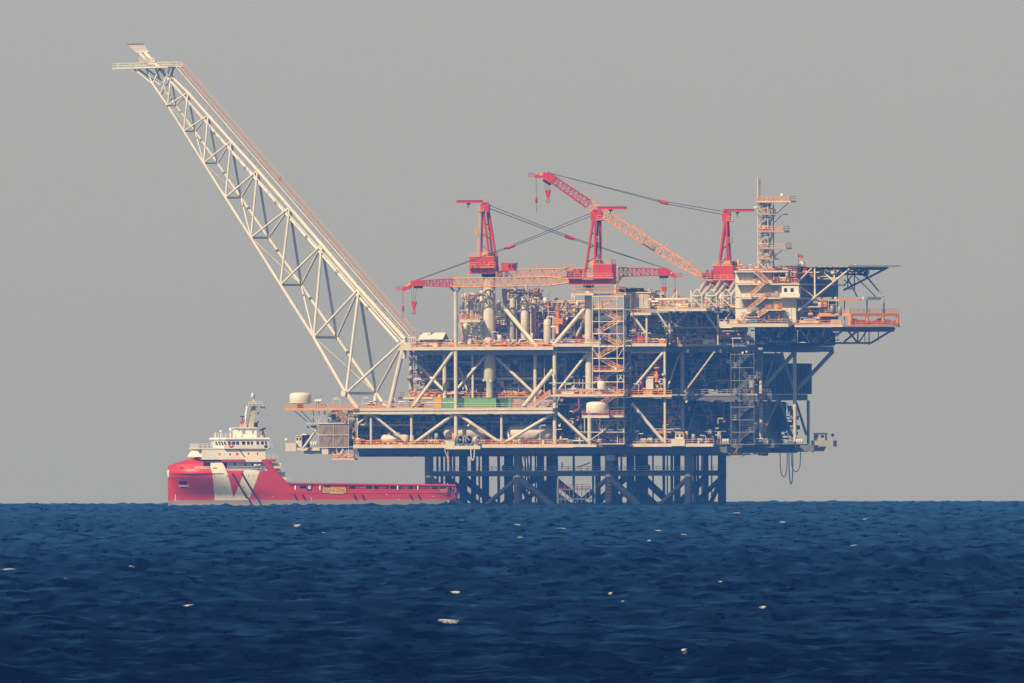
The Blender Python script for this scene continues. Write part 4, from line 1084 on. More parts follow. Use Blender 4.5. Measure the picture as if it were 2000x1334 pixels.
# ------------------------------------------------------------------ telecom tower on the quarters roof
tt = thing("telecom_tower", "tall lattice telecommunications tower with side platforms on the accommodation roof", "antenna tower", P(1495, 531, 8))
for px, v, top in ((1481.5, 5, 388), (1501, 5, 388), (1481.5 + 11, 11, 388), (1501 + 11, 11, 388)):
    trod(tt, (px, 531, v), (px, top, v), 2.4, CR if v < 8 else ST, "leg")
for k in range(8):
    y0, y1 = 531 - 17.5 * k, 531 - 17.5 * (k + 1)
    for a, q in (((1481.5, 5), (1501, 5)), ((1492.5, 11), (1512, 11)), ((1481.5, 5), (1492.5, 11)), ((1501, 5), (1512, 11))):
        if k % 2: a, q = q, a
        trod(tt, (a[0], y1, a[1]), (q[0], y0, q[1]), 1.7, CR if a[1] + q[1] < 12 else ST, "lattice_brace", 6); trod(tt, (a[0], y0, a[1]), (q[0], y0, q[1]), 1.5, CR if a[1] + q[1] < 12 else ST, "lattice_strut", 6)
for px0, px1, py, r0, r1 in ((1477, 1546, 396.5, 1476, 1545), (1479, 1530, 421, 1480, 1506), (1482, 1533, 455, 1484, 1532), (1482, 1537, 488, 1484, 1536), (1482, 1512, 508, 1484, 1506)):
    MB().box(px0, px1, py - 1.3, py + .8, 4, 10).build("platform", ST if py > 400 else CR, tt); prail(tt, r0, r1, py - 1.3, 4.1, v_back=9.9, h=1.2)
trod(tt, (1512, 425, 8), (1542, 397, 8), 1.6, ST, "knee_brace"); trod(tt, (1512, 438, 8), (1528, 422, 8), 1.4, ST, "knee_brace"); trod(tt, (1512, 505, 8), (1530, 489, 8), 1.4, ST, "knee_brace")
for k in range(4): stairs(tt, P(1483 if k % 2 else 1501, 522 - 34 * k, 6), P(1501 if k % 2 else 1483, 488 - 34 * k, 6), .8, CR, RL, lateral=VX) if False else None
for k in range(5):
    y0 = 520 - 26 * k
    MB().tube(P(1484, y0, 6), P(1502, y0 - 22, 6), .1, 4).tube(P(1484, y0 - 6, 6), P(1502, y0 - 28, 6), .07, 4).build("ladder_flight", RL, tt)
trod(tt, (1481.5, 388, 5), (1481.5, 348, 5), 3.0, CR, "mast"); trod(tt, (1485.5, 392, 5.5), (1485.5, 352, 5.5), 2.4, ST, "mast"); trod(tt, (1482, 348, 5), (1482, 341, 5), 1.4, CR, "mast_tip")
MB().lathe(P(1529, 383.5, 6), [(.1, -.5), (.5, -.3), (.5, .3), (.1, .5)], 12).tube(P(1529, 396, 6), P(1529, 387, 6), .1, 5).build("wind_sensor", WH, tt)
MB().box(1473, 1480, 405, 408, 4.5, 5).build("antenna_panel", WH, tt)
for px, y0, y1 in ((1529, 445, 433), (1524, 480, 470), (1536, 486, 478), (1495, 396, 384), (1515, 420, 411)): trod(tt, (px, y0, 6), (px, y1, 6), .8, ST, "whip_antenna", 5)
clutter(1484, 1506, 400, 525, 5.5, 9, 60, 47, ['equip', 'steel', 'cream'], parent=tt, name="cable_runs", orange=.12, boxes=.4)

# ------------------------------------------------------------------ exhaust stacks on their frames
for k, (px, py, qx, qy, v, lab) in enumerate(((1367, 570, 1382.5, 547.5, 6, "upper grey exhaust stack of the pair nearest the raised crane cab"), (1373, 577, 1391.5, 557.5, 3, "lower grey exhaust stack of the left pair"),
        (1396.5, 570, 1411.5, 547.5, 6, "upper grey exhaust stack of the middle pair"), (1401.5, 577, 1420, 556, 3, "lower grey exhaust stack of the middle pair"),
        (1425, 571, 1441, 547.5, 6, "upper grey exhaust stack of the pair beside the accommodation block"), (1430.5, 577, 1449.5, 556, 3, "lower grey exhaust stack of the right pair"))):
    e = thing("exhaust_stack", lab, "exhaust stack", P(px, 603, v), "slanted exhaust stacks in three pairs")
    a, q = P(px, py, v), P(qx, qy, v)
    d_ = (q - a); L_ = d_.length
    MB().lathe(a, [(.55, 0), (.42, L_ * .12), (.44, L_ * .3), (.56, L_ * .42), (.60, L_ * .97), (.66, L_ * .97), (.66, L_), (.5, L_), (.5, L_ * .8)], 18, d_).build("silencer_pipe", EQ, e)
    MB().tube(a, P(px - 4, 590, v), .5, 10).tube(P(px - 4, 590, v), P(px - 4, 603, v), .5, 10).build("uptake", ST, e)
for i, x0 in enumerate((1352, 1380, 1409)):
    f_ = thing("stack_frame", ("white braced steel frame carrying the left pair of stacks", "white braced steel frame carrying the middle pair of stacks", "white braced steel frame carrying the right pair of stacks")[i], "support frame", P(x0 + 10, 603, 2), "frames under the exhaust stacks")
    for v in (1.0, 5.0):
        for a in (((x0, 603, v), (x0, 572 if v < 3 else 579, v)), ((x0 + 20, 603, v), (x0 + 20, 579, v)), ((x0, 579, v), (x0 + 20, 579, v)), ((x0, 582, v), (x0 + 20, 601, v)), ((x0, 579, v), (x0 + 10, 566, v)), ((x0 + 10, 566, v), (x0 + 20, 578, v))):
            trod(f_, *a, 1.9, WH, "frame_bar", 6)
for a in (((1323, 568, 5), (1323, 583, 5)), ((1323, 570, 5), (1314, 583, 5)), ((1350, 568, 5), (1350, 584, 5))): trod(tp, *a, 2, WH, "davit_post", 6)
MB().lathe(P(1267, 586, 4), [(.1, 0), (.38, .3), (.38, 10.2), (.1, 10.5)], 14, UX).build("exhaust_header", CR, tp)
mo = thing("enclosure_module", "plain beige enclosure module behind the top of the tall stair tower", "module", P(1245, 604, 12))
MB().box(1218, 1270, 573, 604, 10, 18).build("walls", EQ, mo)
for k in range(5): MB().box(1219 + 10 * k, 1228 + 10 * k, 574, 603, 9.85, 9.99).build("wall_panel", EQ, mo)
MB().box(1216, 1272, 571, 573, 9.6, 18.4).build("roof", CR, mo)
af = thing("air_cooler", "dark flat air cooler box on the beige enclosure roof", "cooler", P(1230, 571, 13))
MB().box(1208, 1238, 564, 571, 11, 16).build("fan_deck", DK, af); MB().box(1238.4, 1251, 563, 571, 11.5, 16).build("fan_box", DK, af)
for px in (1213, 1222, 1231): MB().lathe(P(px, 564, 13.5), [(.9, 0), (.9, .25)], 14).build("fan_ring", ST, af)

# ------------------------------------------------------------------ stair towers
def stair_tower(label, xs, v0, v1, ys, ytop, ybot, m, mb, landings, short=()):
    t = thing("stair_tower", label, "stair tower", P(xs[0], ybot, v0), "outside stair towers")
    sh = (v1 - v0) * s_ * 8
    for i, px in enumerate(xs):
        trod(t, (px, 771 if i in short else ybot, v0), (px, ytop, v0), 1.9, m, "post")
        if i in (0, len(xs) - 1): trod(t, (px + sh, ybot, v1), (px + sh, ytop, v1), 1.8, mb, "post")
    for k, y in enumerate(ys):
        trod(t, (xs[0], y, v0), (xs[-1], y, v0), 2.1, m, "beam"); trod(t, (xs[-1], y, v0), (xs[-1] + sh, y, v1), 1.8, mb, "beam"); trod(t, (xs[0] + sh, y, v1), (xs[-1] + sh, y, v1), 1.6, mb, "beam")
        if k + 1 < len(ys):
            y2 = ys[k + 1]
            trod(t, (xs[-1] + (sh if k % 2 else 0), y, v1 if k % 2 else v0), (xs[-1] + (0 if k % 2 else sh), y2, v0 if k % 2 else v1), 1.5, mb, "side_brace", 6)
            lo, hi = (xs[0] + 9, xs[-1] - 9)
            a, q = ((lo, y2), (hi, y)) if k % 2 == 0 else ((hi, y2), (lo, y))
            stairs(t, P(a[0], a[1], v0 + 1.2 + (k % 2) * 1.6), P(q[0], q[1], v0 + 1.2 + (k % 2) * 1.6), 1.2, m, RL if m is CR else M['midsteel'], mr=RL if m is CR else M['midsteel'])
            e0, e1 = (xs[0], lo) if k % 2 == 0 else (hi, xs[-1])
            MB().box(e0, e1, y2 - .5, y2 + .8, v0 + .3, v1 - .3).build("landing", m, t); prail(t, e0, e1, y2 - .5, v0 + .4, m=RL if m is CR else ST)
    for px0, px1, y in landings:
        MB().box(px0, px1, y, y + 2, v0 - .8, v1).build("landing", CR, t); prail(t, px0, px1, y, v0 - .7)
    return t
st1 = stair_tower("tall cream zigzag stair tower on the front below the middle crane", [1158, 1171, 1206, 1219], -4.2, 3.6, [580, 604, 629, 653, 678, 701, 724, 747, 771, 797, 822, 845, 868], 576, 869, CR, ST, [(1160, 1217, 725)], short=(0, 1))
for a in (((1171, 680), (1158, 655)), ((1206, 655), (1219, 678)), ((1158, 680), (1171, 701)), ((1219, 680), (1206, 701)), ((1206, 726), (1219, 747)), ((1219, 726), (1206, 747)), ((1206, 820), (1219, 845)), ((1219, 800), (1206, 822))):
    trod(st1, (a[0][0], a[0][1], -4.2), (a[1][0], a[1][1], -4.2), 1.5, CR, "face_brace", 6)
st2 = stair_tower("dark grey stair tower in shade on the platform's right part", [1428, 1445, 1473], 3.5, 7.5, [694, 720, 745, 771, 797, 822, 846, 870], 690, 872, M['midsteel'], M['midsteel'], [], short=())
MB().box(1416, 1448, 891, 892.5, 3, 7).build("landing", ST, st2); prail(st2, 1416, 1446, 891, 3.1, m=M['maroon'])
for a in (((1418, 872, 4), (1418, 891, 4)), ((1446, 872, 4), (1430, 891, 4)), ((1438, 872, 4), (1438, 891, 4))): trod(st2, *a, 1.4, ST, "hanger", 6)
MB().box(1429, 1472, 790, 868, 5.5, 5.6).build("cladding_screen", M['darksteel'], st2)

# ------------------------------------------------------------------ radomes
def radome(label, px0, px1, py0, py1, v, foot, m=WH):
    t = thing("radome", label, "radome", P((px0 + px1) / 2, foot, v), "drum-shaped white radomes")
    r = (px1 - px0) * S / 2; h = (py1 - py0) * S
    MB().lathe(P((px0 + px1) / 2, py1, v), [(r * .55, -h * .10), (r * .97, 0), (r, h * .06), (r, h * .72), (r * .95, h * .86), (r * .75, h * .95), (r * .4, h * .99), (.05, h)], 32).build("shell", m, t)
    MB().lathe(P((px0 + px1) / 2, py1, v), [(r * 1.015, h * .02), (r * 1.015, h * .07)], 32).build("flange", m, t)
    MB().lathe(P((px0 + px1) / 2, foot, v), [(r * .3, 0), (r * .3, (foot - py1) * S - h * .1 + .02)], 12).build("pedestal", M['valve'], t)
radome("big white drum radome at the far left end of the walkway", 565, 608, 765, 786, 3, 797)
radome("big white drum radome on the bracket in front of the stair tower", 1145, 1189, 785, 807, -6, 812.5)
radome("smaller white radome on the middle deck in front of the stair tower", 1167, 1184, 745, 761, -7.2, 771.5)
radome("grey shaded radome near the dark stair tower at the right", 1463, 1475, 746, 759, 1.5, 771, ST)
MB().box(1137, 1190, 812.5, 817, -8.6, -3.5).box(1190, 1218, 812.5, 816, -7, -4.3).build("radome_bracket", CR, tp); prail(tp, 1137, 1190, 812.4, -8.5, v_back=-3.6); prail(tp, 1190, 1217, 812.4, -6.9)
MB().box(1162, 1218, 771.6, 774.5, -9, -4.4).build("radome_bracket", CR, tp); prail(tp, 1160, 1218, 771.4, -8.9)
for a in (((1142, 817, -6), (1142, 845, -6)), ((1206, 817, -5), (1206, 845, -5)), ((1163, 822, -6), (1176, 845, -6)), ((1195, 820, -6), (1177, 845, -6)), ((1140, 845, -6), (1218, 845, -5)), ((1150, 862, -5.5), (1176, 845, -6)), ((1177, 830, -6), (1177, 845, -6))): trod(tp, *a, 2.2, CR, "bracket_strut")
MB().box(1458, 1480, 771, 773.5, 0, 3.4).build("radome_bracket", ST, tp)
# ------------------------------------------------------------------ left walkway struts, wind wall, cabins
for a in (((575, 801, 2), (600, 822, 3)), ((588, 801, 2), (612, 826, 3)), ((607, 807, 1), (623, 825, 1)), ((623, 801, 1), (623, 826, 1)), ((635, 802, 1), (623, 823, 1)), ((635, 801, 1), (635, 826, 1)), ((668, 801, 1), (668, 826, 1)), ((674, 808, 1), (681, 824, 1)), ((681, 799, 1), (681, 875, 1)),
          ((598, 825.5, 1), (681, 825.5, 1)), ((598, 825.5, 1), (623, 849, 1)), ((692, 836, 2), (683, 855, 2)), ((612, 800, 4), (612, 824, 4)), ((658, 875, 1), (658, 896, 1)), ((681, 875, 1), (681, 896, 1)), ((669, 875, 1), (658, 896, 1)), ((669, 875, 1), (681, 894, 1)), ((669, 875, 1), (669, 896, 1)), ((694, 800, 3), (694, 868, 3))):
    trod(tp, *a, 1.7, CR, "strut", 6)
for a in (((600, 832, 6), (618, 832, 6)), ((593, 874, 4), (618, 836, 6))): trod(tp, *a, 5, ST, "strut")
stairs(tp, P(651, 797, .2), P(675, 824, .2), 1.1, RL, RL)
ww = thing("wind_wall", "brown wire-mesh wind wall on the platform's lower left corner", "wind wall", P(652, 873, .5))
for r_, (y0, y1) in enumerate(((827, 847.5), (850, 872))):
    for k in range(5):
        a = 624 + 11.4 * k
        pn = MB().box(a, a + 10.9, y0, y1, .9, 1.05)
        pn.build("mesh_panel", M['mesh'], ww)
for y in (826, 848.8, 873): trod(ww, (622, y, .75), (682, y, .75), 1.8, CR, "frame_rail", 6)
for px in (623, 652, 681): trod(ww, (px, 826, .8), (px, 873, .8), 1.3, EQ, "frame_post", 6)
for a in (((640, 870), (650, 846)), ((662, 868), (676, 842)), ((628, 860), (636, 832))): trod(ww, (a[0][0], a[0][1], .85), (a[1][0], a[1][1], .85), 1.0, M['mesh'], "cross_wire", 5)
bk = thing("work_basket", "orange railed work basket hanging under the wind wall", "basket", P(670, 897, 1))
MB().box(648, 692, 895, 897, -.5, 3).build("floor", CR, bk); prail(bk, 648, 692, 895, -.4, v_back=2.9)
clutter(650, 690, 888, 895, .3, 2.5, 20, 50, ['cream', 'equip'], parent=bk, name="gear", orange=.4)
def cabin(label, px0, px1, py0, py1, v, w, wm, name="control_cabin", base=None, parent_rail=None):
    t = thing(name, label, "cabin", P((px0 + px1) / 2, py1, v), "small cabins on the lowest deck edge")
    wl = MB().box(px0, px1, py0 + 1.4, py1, v, v + w).build("walls", wm, t)
    MB().box(px0 - 1, px1 + 1, py0, py0 + 1.3, v - .2, v + w + .2).build("roof", wm, t)
    n = 2; q = (px1 - px0) / n
    for k in range(n): MB().box(px0 + q * k + q * .25, px0 + q * k + q * .8, py0 + 4.4, py0 + 9.5, v - .05, v + .02).build("window", M['glass'], wl)
    if base: MB().box(*base[:4], v - .6, v + w + .5).build("bay", wm, t)
    return t
cabin("small cream watch cabin standing on the lower deck edge near the fourth leg", 1319, 1335, 845, 858, -1.4, 2, CR, base=(1311, 1337, 858.2, 872))
cabin("grey lookout cabin at the far left tip of the lowest deck", 577, 589, 849, 871, 4, 2.4, CR)
cabin("grey lookout cabin at the far right tip of the lowest deck", 1590, 1612, 847, 862, 24, 2.4, ST)
MB().box(557, 578, 864, 880, 3, 7).box(578.2, 624, 873, 879, 3.2, 8).box(593, 660, 876, 886, 4, 12).build("lookout_gallery", CR, tp)
MB().box(1585, 1628, 862, 874, 23, 27).box(1560, 1600, 874.2, 878, 22, 30).build("lookout_gallery", ST, tp)
MB().box(590, 600, 848, 873, 5, 7.5).build("lookout_tank", DK, tp); MB().lathe(P(595, 849, 6), [(.9, 0), (.7, .35), (.1, .5)], 14).build("lookout_dome", WH, tp)
for px, py, v, l in ((559, 858, 4, "round navigation light on the far left gallery end"), (1627, 852, 24, "navigation light and horn on a post at the far right gallery end")):
    t = thing("navigation_light", l, "navigation light", P(px, 864, v))
    MB().lathe(P(px, py + 2.5, v), [(.2, 0), (.4, .2), (.4, .6), (.15, .75)], 14).build("lamp", WH if px < 900 else DK, t); trod(t, (px, 864, v), (px, py + 2, v), 1.4, ST, "post", 6)
trod(tp, (1560, 872, 28), (1590, 884, 26), 3, ST, "gallery_strut")

# ------------------------------------------------------------------ hut, containers, vessels, tanks
hu = thing("deck_hut", "white hut with an overhanging gable roof at the foot of the flare boom", "hut", P(842, 678, 3))
hut_w = MB().box(828, 855, 660, 678, 1.5, 6).build("walls", WH, hu)
a0, a1 = U(818, .6), U(866, .6)
rb = MB(); rb.hexa([W(a0, .6, Z(662.5)), W(a1, .6, Z(662.5)), W(a1, 3.75, Z(650.5)), W(a0, 3.75, Z(650.5)), W(a0, .6, Z(661)), W(a1, .6, Z(661)), W(a1, 3.75, Z(649)), W(a0, 3.75, Z(649))])
rb.build("roof_slope", WH, hu)
rb = MB(); rb.hexa([W(a0, 6.9, Z(662.5)), W(a0, 3.8, Z(650.5)), W(a1, 3.8, Z(650.5)), W(a1, 6.9, Z(662.5)), W(a0, 6.9, Z(661)), W(a0, 3.8, Z(649)), W(a1, 3.8, Z(649)), W(a1, 6.9, Z(661))]); rb.build("roof_slope", WH, hu)
MB().box(834, 839, 665, 677.5, 1.44, 1.49).build("door", EQ, hut_w); MB().box(842, 844, 665, 667, 1.40, 1.49).build("vent", ST, hut_w)
gb = MB(); gu = U(855, 1.5); gb.add([W(gu + .02, 1.6, Z(660)), W(gu + .02, 5.9, Z(660)), W(gu + .02, 3.75, Z(651.5)), W(gu - .1, 1.6, Z(660)), W(gu - .1, 5.9, Z(660)), W(gu - .1, 3.75, Z(651.5))], [(0, 1, 2), (5, 4, 3), (0, 3, 4, 1), (1, 4, 5, 2), (2, 5, 3, 0)]); gb.build("gable", WH, hu)
for k, px in enumerate((801, 805, 809, 813)): MB().path([P(px, 678, 1 + .3 * k), P(px, 661, 1 + .3 * k), P(px - 4, 657, 1 + .3 * k)], .24, 8).build("boom_foot_pipe", CR, tp)

def container(label, px0, px1, py0, py1, v, m, tarp=None):
    t = thing("shipping_container", label, "container", P((px0 + px1) / 2, py1, v), "containers on the front laydown deck")
    n = max(2, round((px1 - px0) / 5))
    MB().box(px0 + .6, px1 - .6, py0 + .8, py1 - .6, v + .06, v + 2.3).build("box", m, t)
    rb_ = MB()
    for k in range(n * 2): 
        a = px0 + 1.5 + (px1 - px0 - 3) * (k + .2) / (n * 2); rb_.box(a, a + (px1 - px0 - 3) / (n * 4), py0 + 2, py1 - 2, v + .0, v + .055)
    rb_.build("corrugation", m, t, kind="stuff")
    for px in (px0, px1 - 1.1): MB().box(px, px + 1.1, py0, py1, v - .02, v + 2.38).build("corner_post", m, t)
    for py in (py0, py1 - 1.1): MB().box(px0 + 1.15, px1 - 1.15, py, py + 1.1, v - .03, v + 2.36).build("rail_beam", m, t)
container("yellow shipping container at the left of the green ones", 846.5, 862.5, 776, 796.9, .2, M['yellow'])
container("light green shipping container behind the tall boom rest post", 863.5, 887, 777, 796.9, .2, M['green'])
container("long light green shipping container in the middle of the row", 907, 969, 777, 796.9, .2, M['green'])
container("dark green container set back between the two light green ones", 889, 906, 777, 796.9, 2.7, M['dkgreen'])
container("dark green container set back right of the long green one", 970, 993, 778, 796.9, 2.7, M['dkgreen'])
container("short light green container at the right end of the row", 993.6, 999, 778, 796.9, 1.2, M['green'])
def basket(label, px0, px1, py0, py1, v, m, name="cargo_basket"):
    t = thing(name, label, "cargo basket", P((px0 + px1) / 2, py1, v))
    MB().box(px0, px1, py1 - 1, py1, v, v + 1.6).build("floor", m, t)
    b_ = MB()
    for k in range(7):
        a = px0 + (px1 - px0) * k / 6; b_.tube(P(a, py1, v), P(a, py0, v), .07, 4)
    for y in (py0, (py0 + py1) / 2): b_.tube(P(px0, y, v), P(px1, y, v), .07, 4)
    b_.build("side_bars", m, t)
    MB().box(px0 + 1, px1 - 1, (py0 + py1) / 2, py1 - 1.1, v + .3, v + 1.3).build("load", M['equip'], t)
basket("maroon cargo basket left of the yellow container", 814, 828, 786, 796.9, .3, M['firered'])
basket("cream cargo basket beside the maroon one", 829, 845, 784, 796.9, .4, CR)
basket("yellow cargo basket at the right end of the container row", 1001, 1018, 780, 796.9, 1.0, M['cranerail'])

def vessel(label, px, w, py0, py1, v, m=CR, ribs=2, kind="pressure_vessel"):
    t = thing(kind, label, "vessel", P(px, py1, v), "upright pressure vessels")
    r = w * S / 2; h = (py1 - py0) * S
    MB().lathe(P(px, py1, v), [(r * .85, 0), (r * .85, h * .04), (r, h * .07), (r, h - r * .5), (r * .8, h - r * .2), (r * .4, h - r * .03), (.05, h)], 22).build("shell", m, t)
    for k in range(ribs): MB().lathe(P(px, py1, v), [(r * 1.05, h * (.35 + .4 * k)), (r * 1.05, h * (.35 + .4 * k) + .12)], 22).build("stiffening_ring", m, t)
    MB().tube(P(px, py0, v), P(px, py0 - 4, v), r * .25, 8).tube(P(px, py0 - 4, v), P(px + w * .9, py0 - 4, v), r * .2, 8).build("top_nozzle", m, t)
    MB().path([P(px + w * .75, py0 - 4, v), P(px + w * .75, py1, v)], r * .18, 8).build("downpipe", m, t)
vessel("slim cream vessel with a bent side pipe between the two big braces", 1070, 15, 623, 674, 1.5)
MB().path([P(1077, 639, 1.5), P(1087, 639, 1.5), P(1090, 643, 1.5), P(1090, 652, 1.5)], .3, 8).build("side_pipe", CR, bpy.data.objects["pressure_vessel"])
vessel("tall cream column vessel behind the foot of the long left brace", 1026, 16, 584, 664, 5.5, CR)
vessel("slimmer beige column vessel right of the tall cream column", 1043, 12, 586, 660, 8, EQ)
vessel("white slender vessel left of the left crane pedestal", 941.5, 7, 566, 610, 6, WH, 1)
vessel("short beige vessel high on the left module platform", 921, 12, 586, 622, 4, EQ, 1)
vessel("beige column vessel just right of the left crane pedestal brace", 1002, 11, 580, 664, 8.5, EQ)
def tank(label, px0, px1, py0, py1, v, m=CR):
    t = thing("horizontal_tank", label, "tank", P((px0 + px1) / 2, py1, v), "long horizontal tanks on the cellar deck")
    r = (py1 - py0) * S / 2; L_ = (px1 - px0) * S / c_; cen = P(px0, (py0 + py1) / 2, v)
    MB().lathe(cen, [(.05, 0), (r * .5, r * .12), (r * .85, r * .35), (r, r * .7), (r, L_ - r * .7), (r * .85, L_ - r * .35), (r * .5, L_ - r * .12), (.05, L_)], 28, UX).build("shell", m, t)
    for f_ in (.25, .75):
        px = px0 + (px1 - px0) * f_
        MB().box(px - 2.5, px + 2.5, py1 - 5, 868.5, v - r * .7, v + r * .7).build("saddle", m, t)
    for f_ in (.3, .5, .62): MB().lathe(P(px0 + (px1 - px0) * f_, py0 + .5, v), [(.35, 0), (.35, .4), (.5, .4), (.5, .55)], 10).build("nozzle", m, t)
    MB().lathe(cen + UX * (L_ * .45), [(r * 1.02, 0), (r * 1.02, .15)], 28, UX).build("seam_ring", m, t)
tank("long cream tank behind the boom rest post on the lowest deck", 866, 952, 830, 857, 3.6)
tank("long cream tank between the lower W braces on the lowest deck", 991, 1084, 829, 862, 3.9)
tank("pale sloping separator on the lowest deck beside the second column", 744, 800, 848, 866, 2.5)
dr = thing("small_drum", "small white horizontal drum near the wind wall", "drum", P(700, 866, 2))
MB().lathe(P(695, 857.5, 2), [(.1, 0), (.33, .15), (.33, 1.1), (.1, 1.25)], 14, UX).build("shell", WH, dr); MB().box(696, 703, 860, 868.4, 1.7, 2.3).build("stand", CR, dr)
# three-canister life raft racks along the cellar deck
for px, py, v, l in ((608, 864, 4.4, "by the lookout cabin at the left"), (844, 861, -.8, "left of the hose reels"), (1004, 861.5, -.8, "under the right-hand long tank"), (1251, 860, -1, "right of the front stair tower"), (1413, 861, 8.5, "beside the dark stair tower"), (1490, 861, 8.5, "at the foot of the lit right column"), (1557, 862, 9, "near the right lookout gallery")):
    t = thing("life_raft_rack", "three white life raft canisters in a row " + l, "life rafts", P(px + 5, 868, v), "life raft canisters along the lowest deck")
    for k in range(3): MB().lathe(P(px + 4.6 * k, py + 2.4, v), [(.1, -.3), (.24, -.26), (.26, 0), (.26, .35), (.24, .6), (.1, .66)], 12).build("canister", WH, t)
    MB().box(px - 2, px + 12, py + 4.8, 868.3, v - .2, v + .3).build("rack", ST, t)
# hose reels and hoses
for px, r, l in ((895, 9, "left"), (912, 9, "middle"), (930, 8, "right")):
    t = thing("hose_reel", "dark bunkering hose reel, the %s one of three on the deck edge" % l, "hose reel", P(px, 870, -1.5), "bunkering hose reels")
    cen = P(px, 859, -1.6) - VX * .3
    ax = (UX * .8 - VX * .6).normalized()
    MB().torus(cen, ax, r * S, .1, 20, 5).torus(cen + ax * 1.0, ax, r * S, .1, 20, 5).build("rim", CR, t)
    hb_ = MB()
    for k in range(5): hb_.torus(cen + ax * (.15 + .17 * k), ax, r * S * .72, .14, 18, 5)
    hb_.build("hose_coil", M['black'] if l != "right" else M['hose'], t)
    MB().tube(cen - ax * .2, cen + ax * 1.2, .15, 8).build("hub", CR, t); MB().box(px - 4, px + 4, 867, 870, -2, -1).build("stand", CR, t)
MB().box(870, 938, 870.5, 877, -2.6, -1.7).build("hose_bay_fascia", CR, tp); MB().box(870, 888, 862, 870.3, -2.5, -1.2).build("hose_locker", CR, tp); MB().box(881, 886, 857, 861.8, -2, -1.2).build("hose_control", M['green'], tp)
for a in (((868, 876, -2), (874, 893, -2.4)), ((875, 877, -2), (875, 893, -2.4))): trod(tp, *a, 1.3, CR, "davit_strut", 6)
MB().box(872.5, 877, 891, 895, -2.7, -2.1).build("davit_tip", M['valve'], tp)
def hang(label, px0, px1, y0, y1, v, m, r=.12, n=17):
    t = thing("hanging_hose", label, "hose", P((px0 + px1) / 2, y0, v), "hoses hanging below the lowest deck")
    pts = []
    for k in range(n):
        a = math.pi * k / (n - 1)
        pts.append(P((px0 + px1) / 2 - math.cos(a) * (px1 - px0) / 2, y0 + (y1 - y0) * math.sin(a) ** .55, v))
    MB().path(pts, r, 6).build("loop", m, t)
    return t
hang("white hose loop hanging in front of the second jacket leg", 920, 927, 870, 899, -2.4, M['hose'], .15)
hang("wide dark hose loop leftmost below the right end of the deck", 1524, 1538, 884, 933, 20, M['rope'], .1)
hang("longest dark hose loop below the right end of the deck", 1541.5, 1549, 884, 947, 20, M['rope'], .12)
hang("shallow dark hose loop rightmost below the right end of the deck", 1546, 1564, 884, 923, 21, M['rope'], .1)
# fire cabinets, cabinets, tarped skids and small gear
for px0, px1, py0, py1, v, m_, n_, l, c in ((1245, 1257, 658, 672.3, -.9, 'firered', "fire_cabinet", "bright red fire cabinet on the main deck edge right of the stair tower", "fire cabinet"),
        (1233.5, 1243, 657, 672.3, .6, 'firered', "fire_cabinet", "dim red fire cabinet set back left of the bright red one", "fire cabinet"),
        (1374, 1397, 665, 673.8, 8.1, 'white', "store_box", "long white store box on the main deck under the exhaust stacks", "store box"),
        (1098, 1121, 764, 770.8, -1.3, 'white', "store_box", "long white store box on the mezzanine edge left of the small radome", "store box"),
        (1463, 1478, 619, 634.5, -1.2, 'blue', "blue_skid", "blue covered skid on the quarters base deck behind the handrail", "skid"),
        (1408, 1416, 620, 634, 6.2, 'blue', "blue_skid", "small blue skid behind the braces under the stacks", "skid"),
        (1257, 1275, 763, 778.5, -1.2, 'cream', "junction_cabinet", "cream cabinet hanging on the mezzanine edge by the orange valve tree", "cabinet"),
        (1425, 1450, 626, 634.6, 2, 'cream', "store_box", "cream machinery skid behind the quarters base deck rail", "skid")):
    t = thing(n_, l, c, P((px0 + px1) / 2, py1, v))
    MB().box(px0, px1, py0 + 1, py1, v, v + 1.5).build("body", M[m_], t)
    MB().box(px0 - .5, px1 + .5, py0, py0 + .9, v - .1, v + 1.6).build("lid", M[m_], t)
    MB().box((px0 + px1) / 2 - .2, (px0 + px1) / 2 + .2, py0 + 2, py1 - 1, v - .04, v).build("door_seam", ST, t)
for px, py, v, m_, l in ((986, 670, -.6, 'firered', "round red fire hose drum beside the left crane pedestal"), (1131, 668, -.6, 'firered', "round red fire hose drum left of the middle crane pedestal"), (1316, 668, 7.6, 'firered', "round red fire hose drum under the right upper deck"), (736, 864, -1, 'firered', "round red fire hose drum on the lowest deck left of the second column")):
    t = thing("hose_drum", l, "hose drum", P(px, py + 6, v), "round red fire hose drums")
    MB().lathe(P(px, py, v), [(.75, 0), (.75, .5)], 18, VX).build("drum", M[m_], t); MB().lathe(P(px, py, v) - VX * .05, [(.3, 0), (.3, .62)], 12, VX).build("hub", CR, t); trod(t, (px, py + 6, v + .3), (px, py, v + .3), 1.6, M[m_], "stand", 6)
vt_ = thing("valve_tree", "orange valve tree and white housing on the mezzanine right of the stair tower", "valve tree", P(1270, 771, 1))
MB().lathe(P(1283, 773, 1), [(.5, 3.2), (.35, 3.9), (.75, 5.0), (.35, 5.1), (.35, 6.4), (.9, 6.4), (.9, 6.9), (.3, 6.9), (.3, 7.6)], 14).build("tree_body", M['valve'], vt_)
MB().box(1262, 1276, 739, 762, .6, 2.2).build("housing", CR, vt_); MB().box(1260, 1278, 737, 739, .4, 2.4).build("housing_roof", CR, vt_); prail(vt_, 1264, 1280, 737, .5)
MB().torus(P(1292, 746, .8), VX, .6, .1, 14, 5).tube(P(1292, 746, .8), P(1283, 746, 1), .12, 6).build("hand_wheel", WH, vt_)
ot = thing("orange_gas_cooler", "orange piping stack standing among the pipes behind the middle brace", "process unit", P(1092, 672, 6))
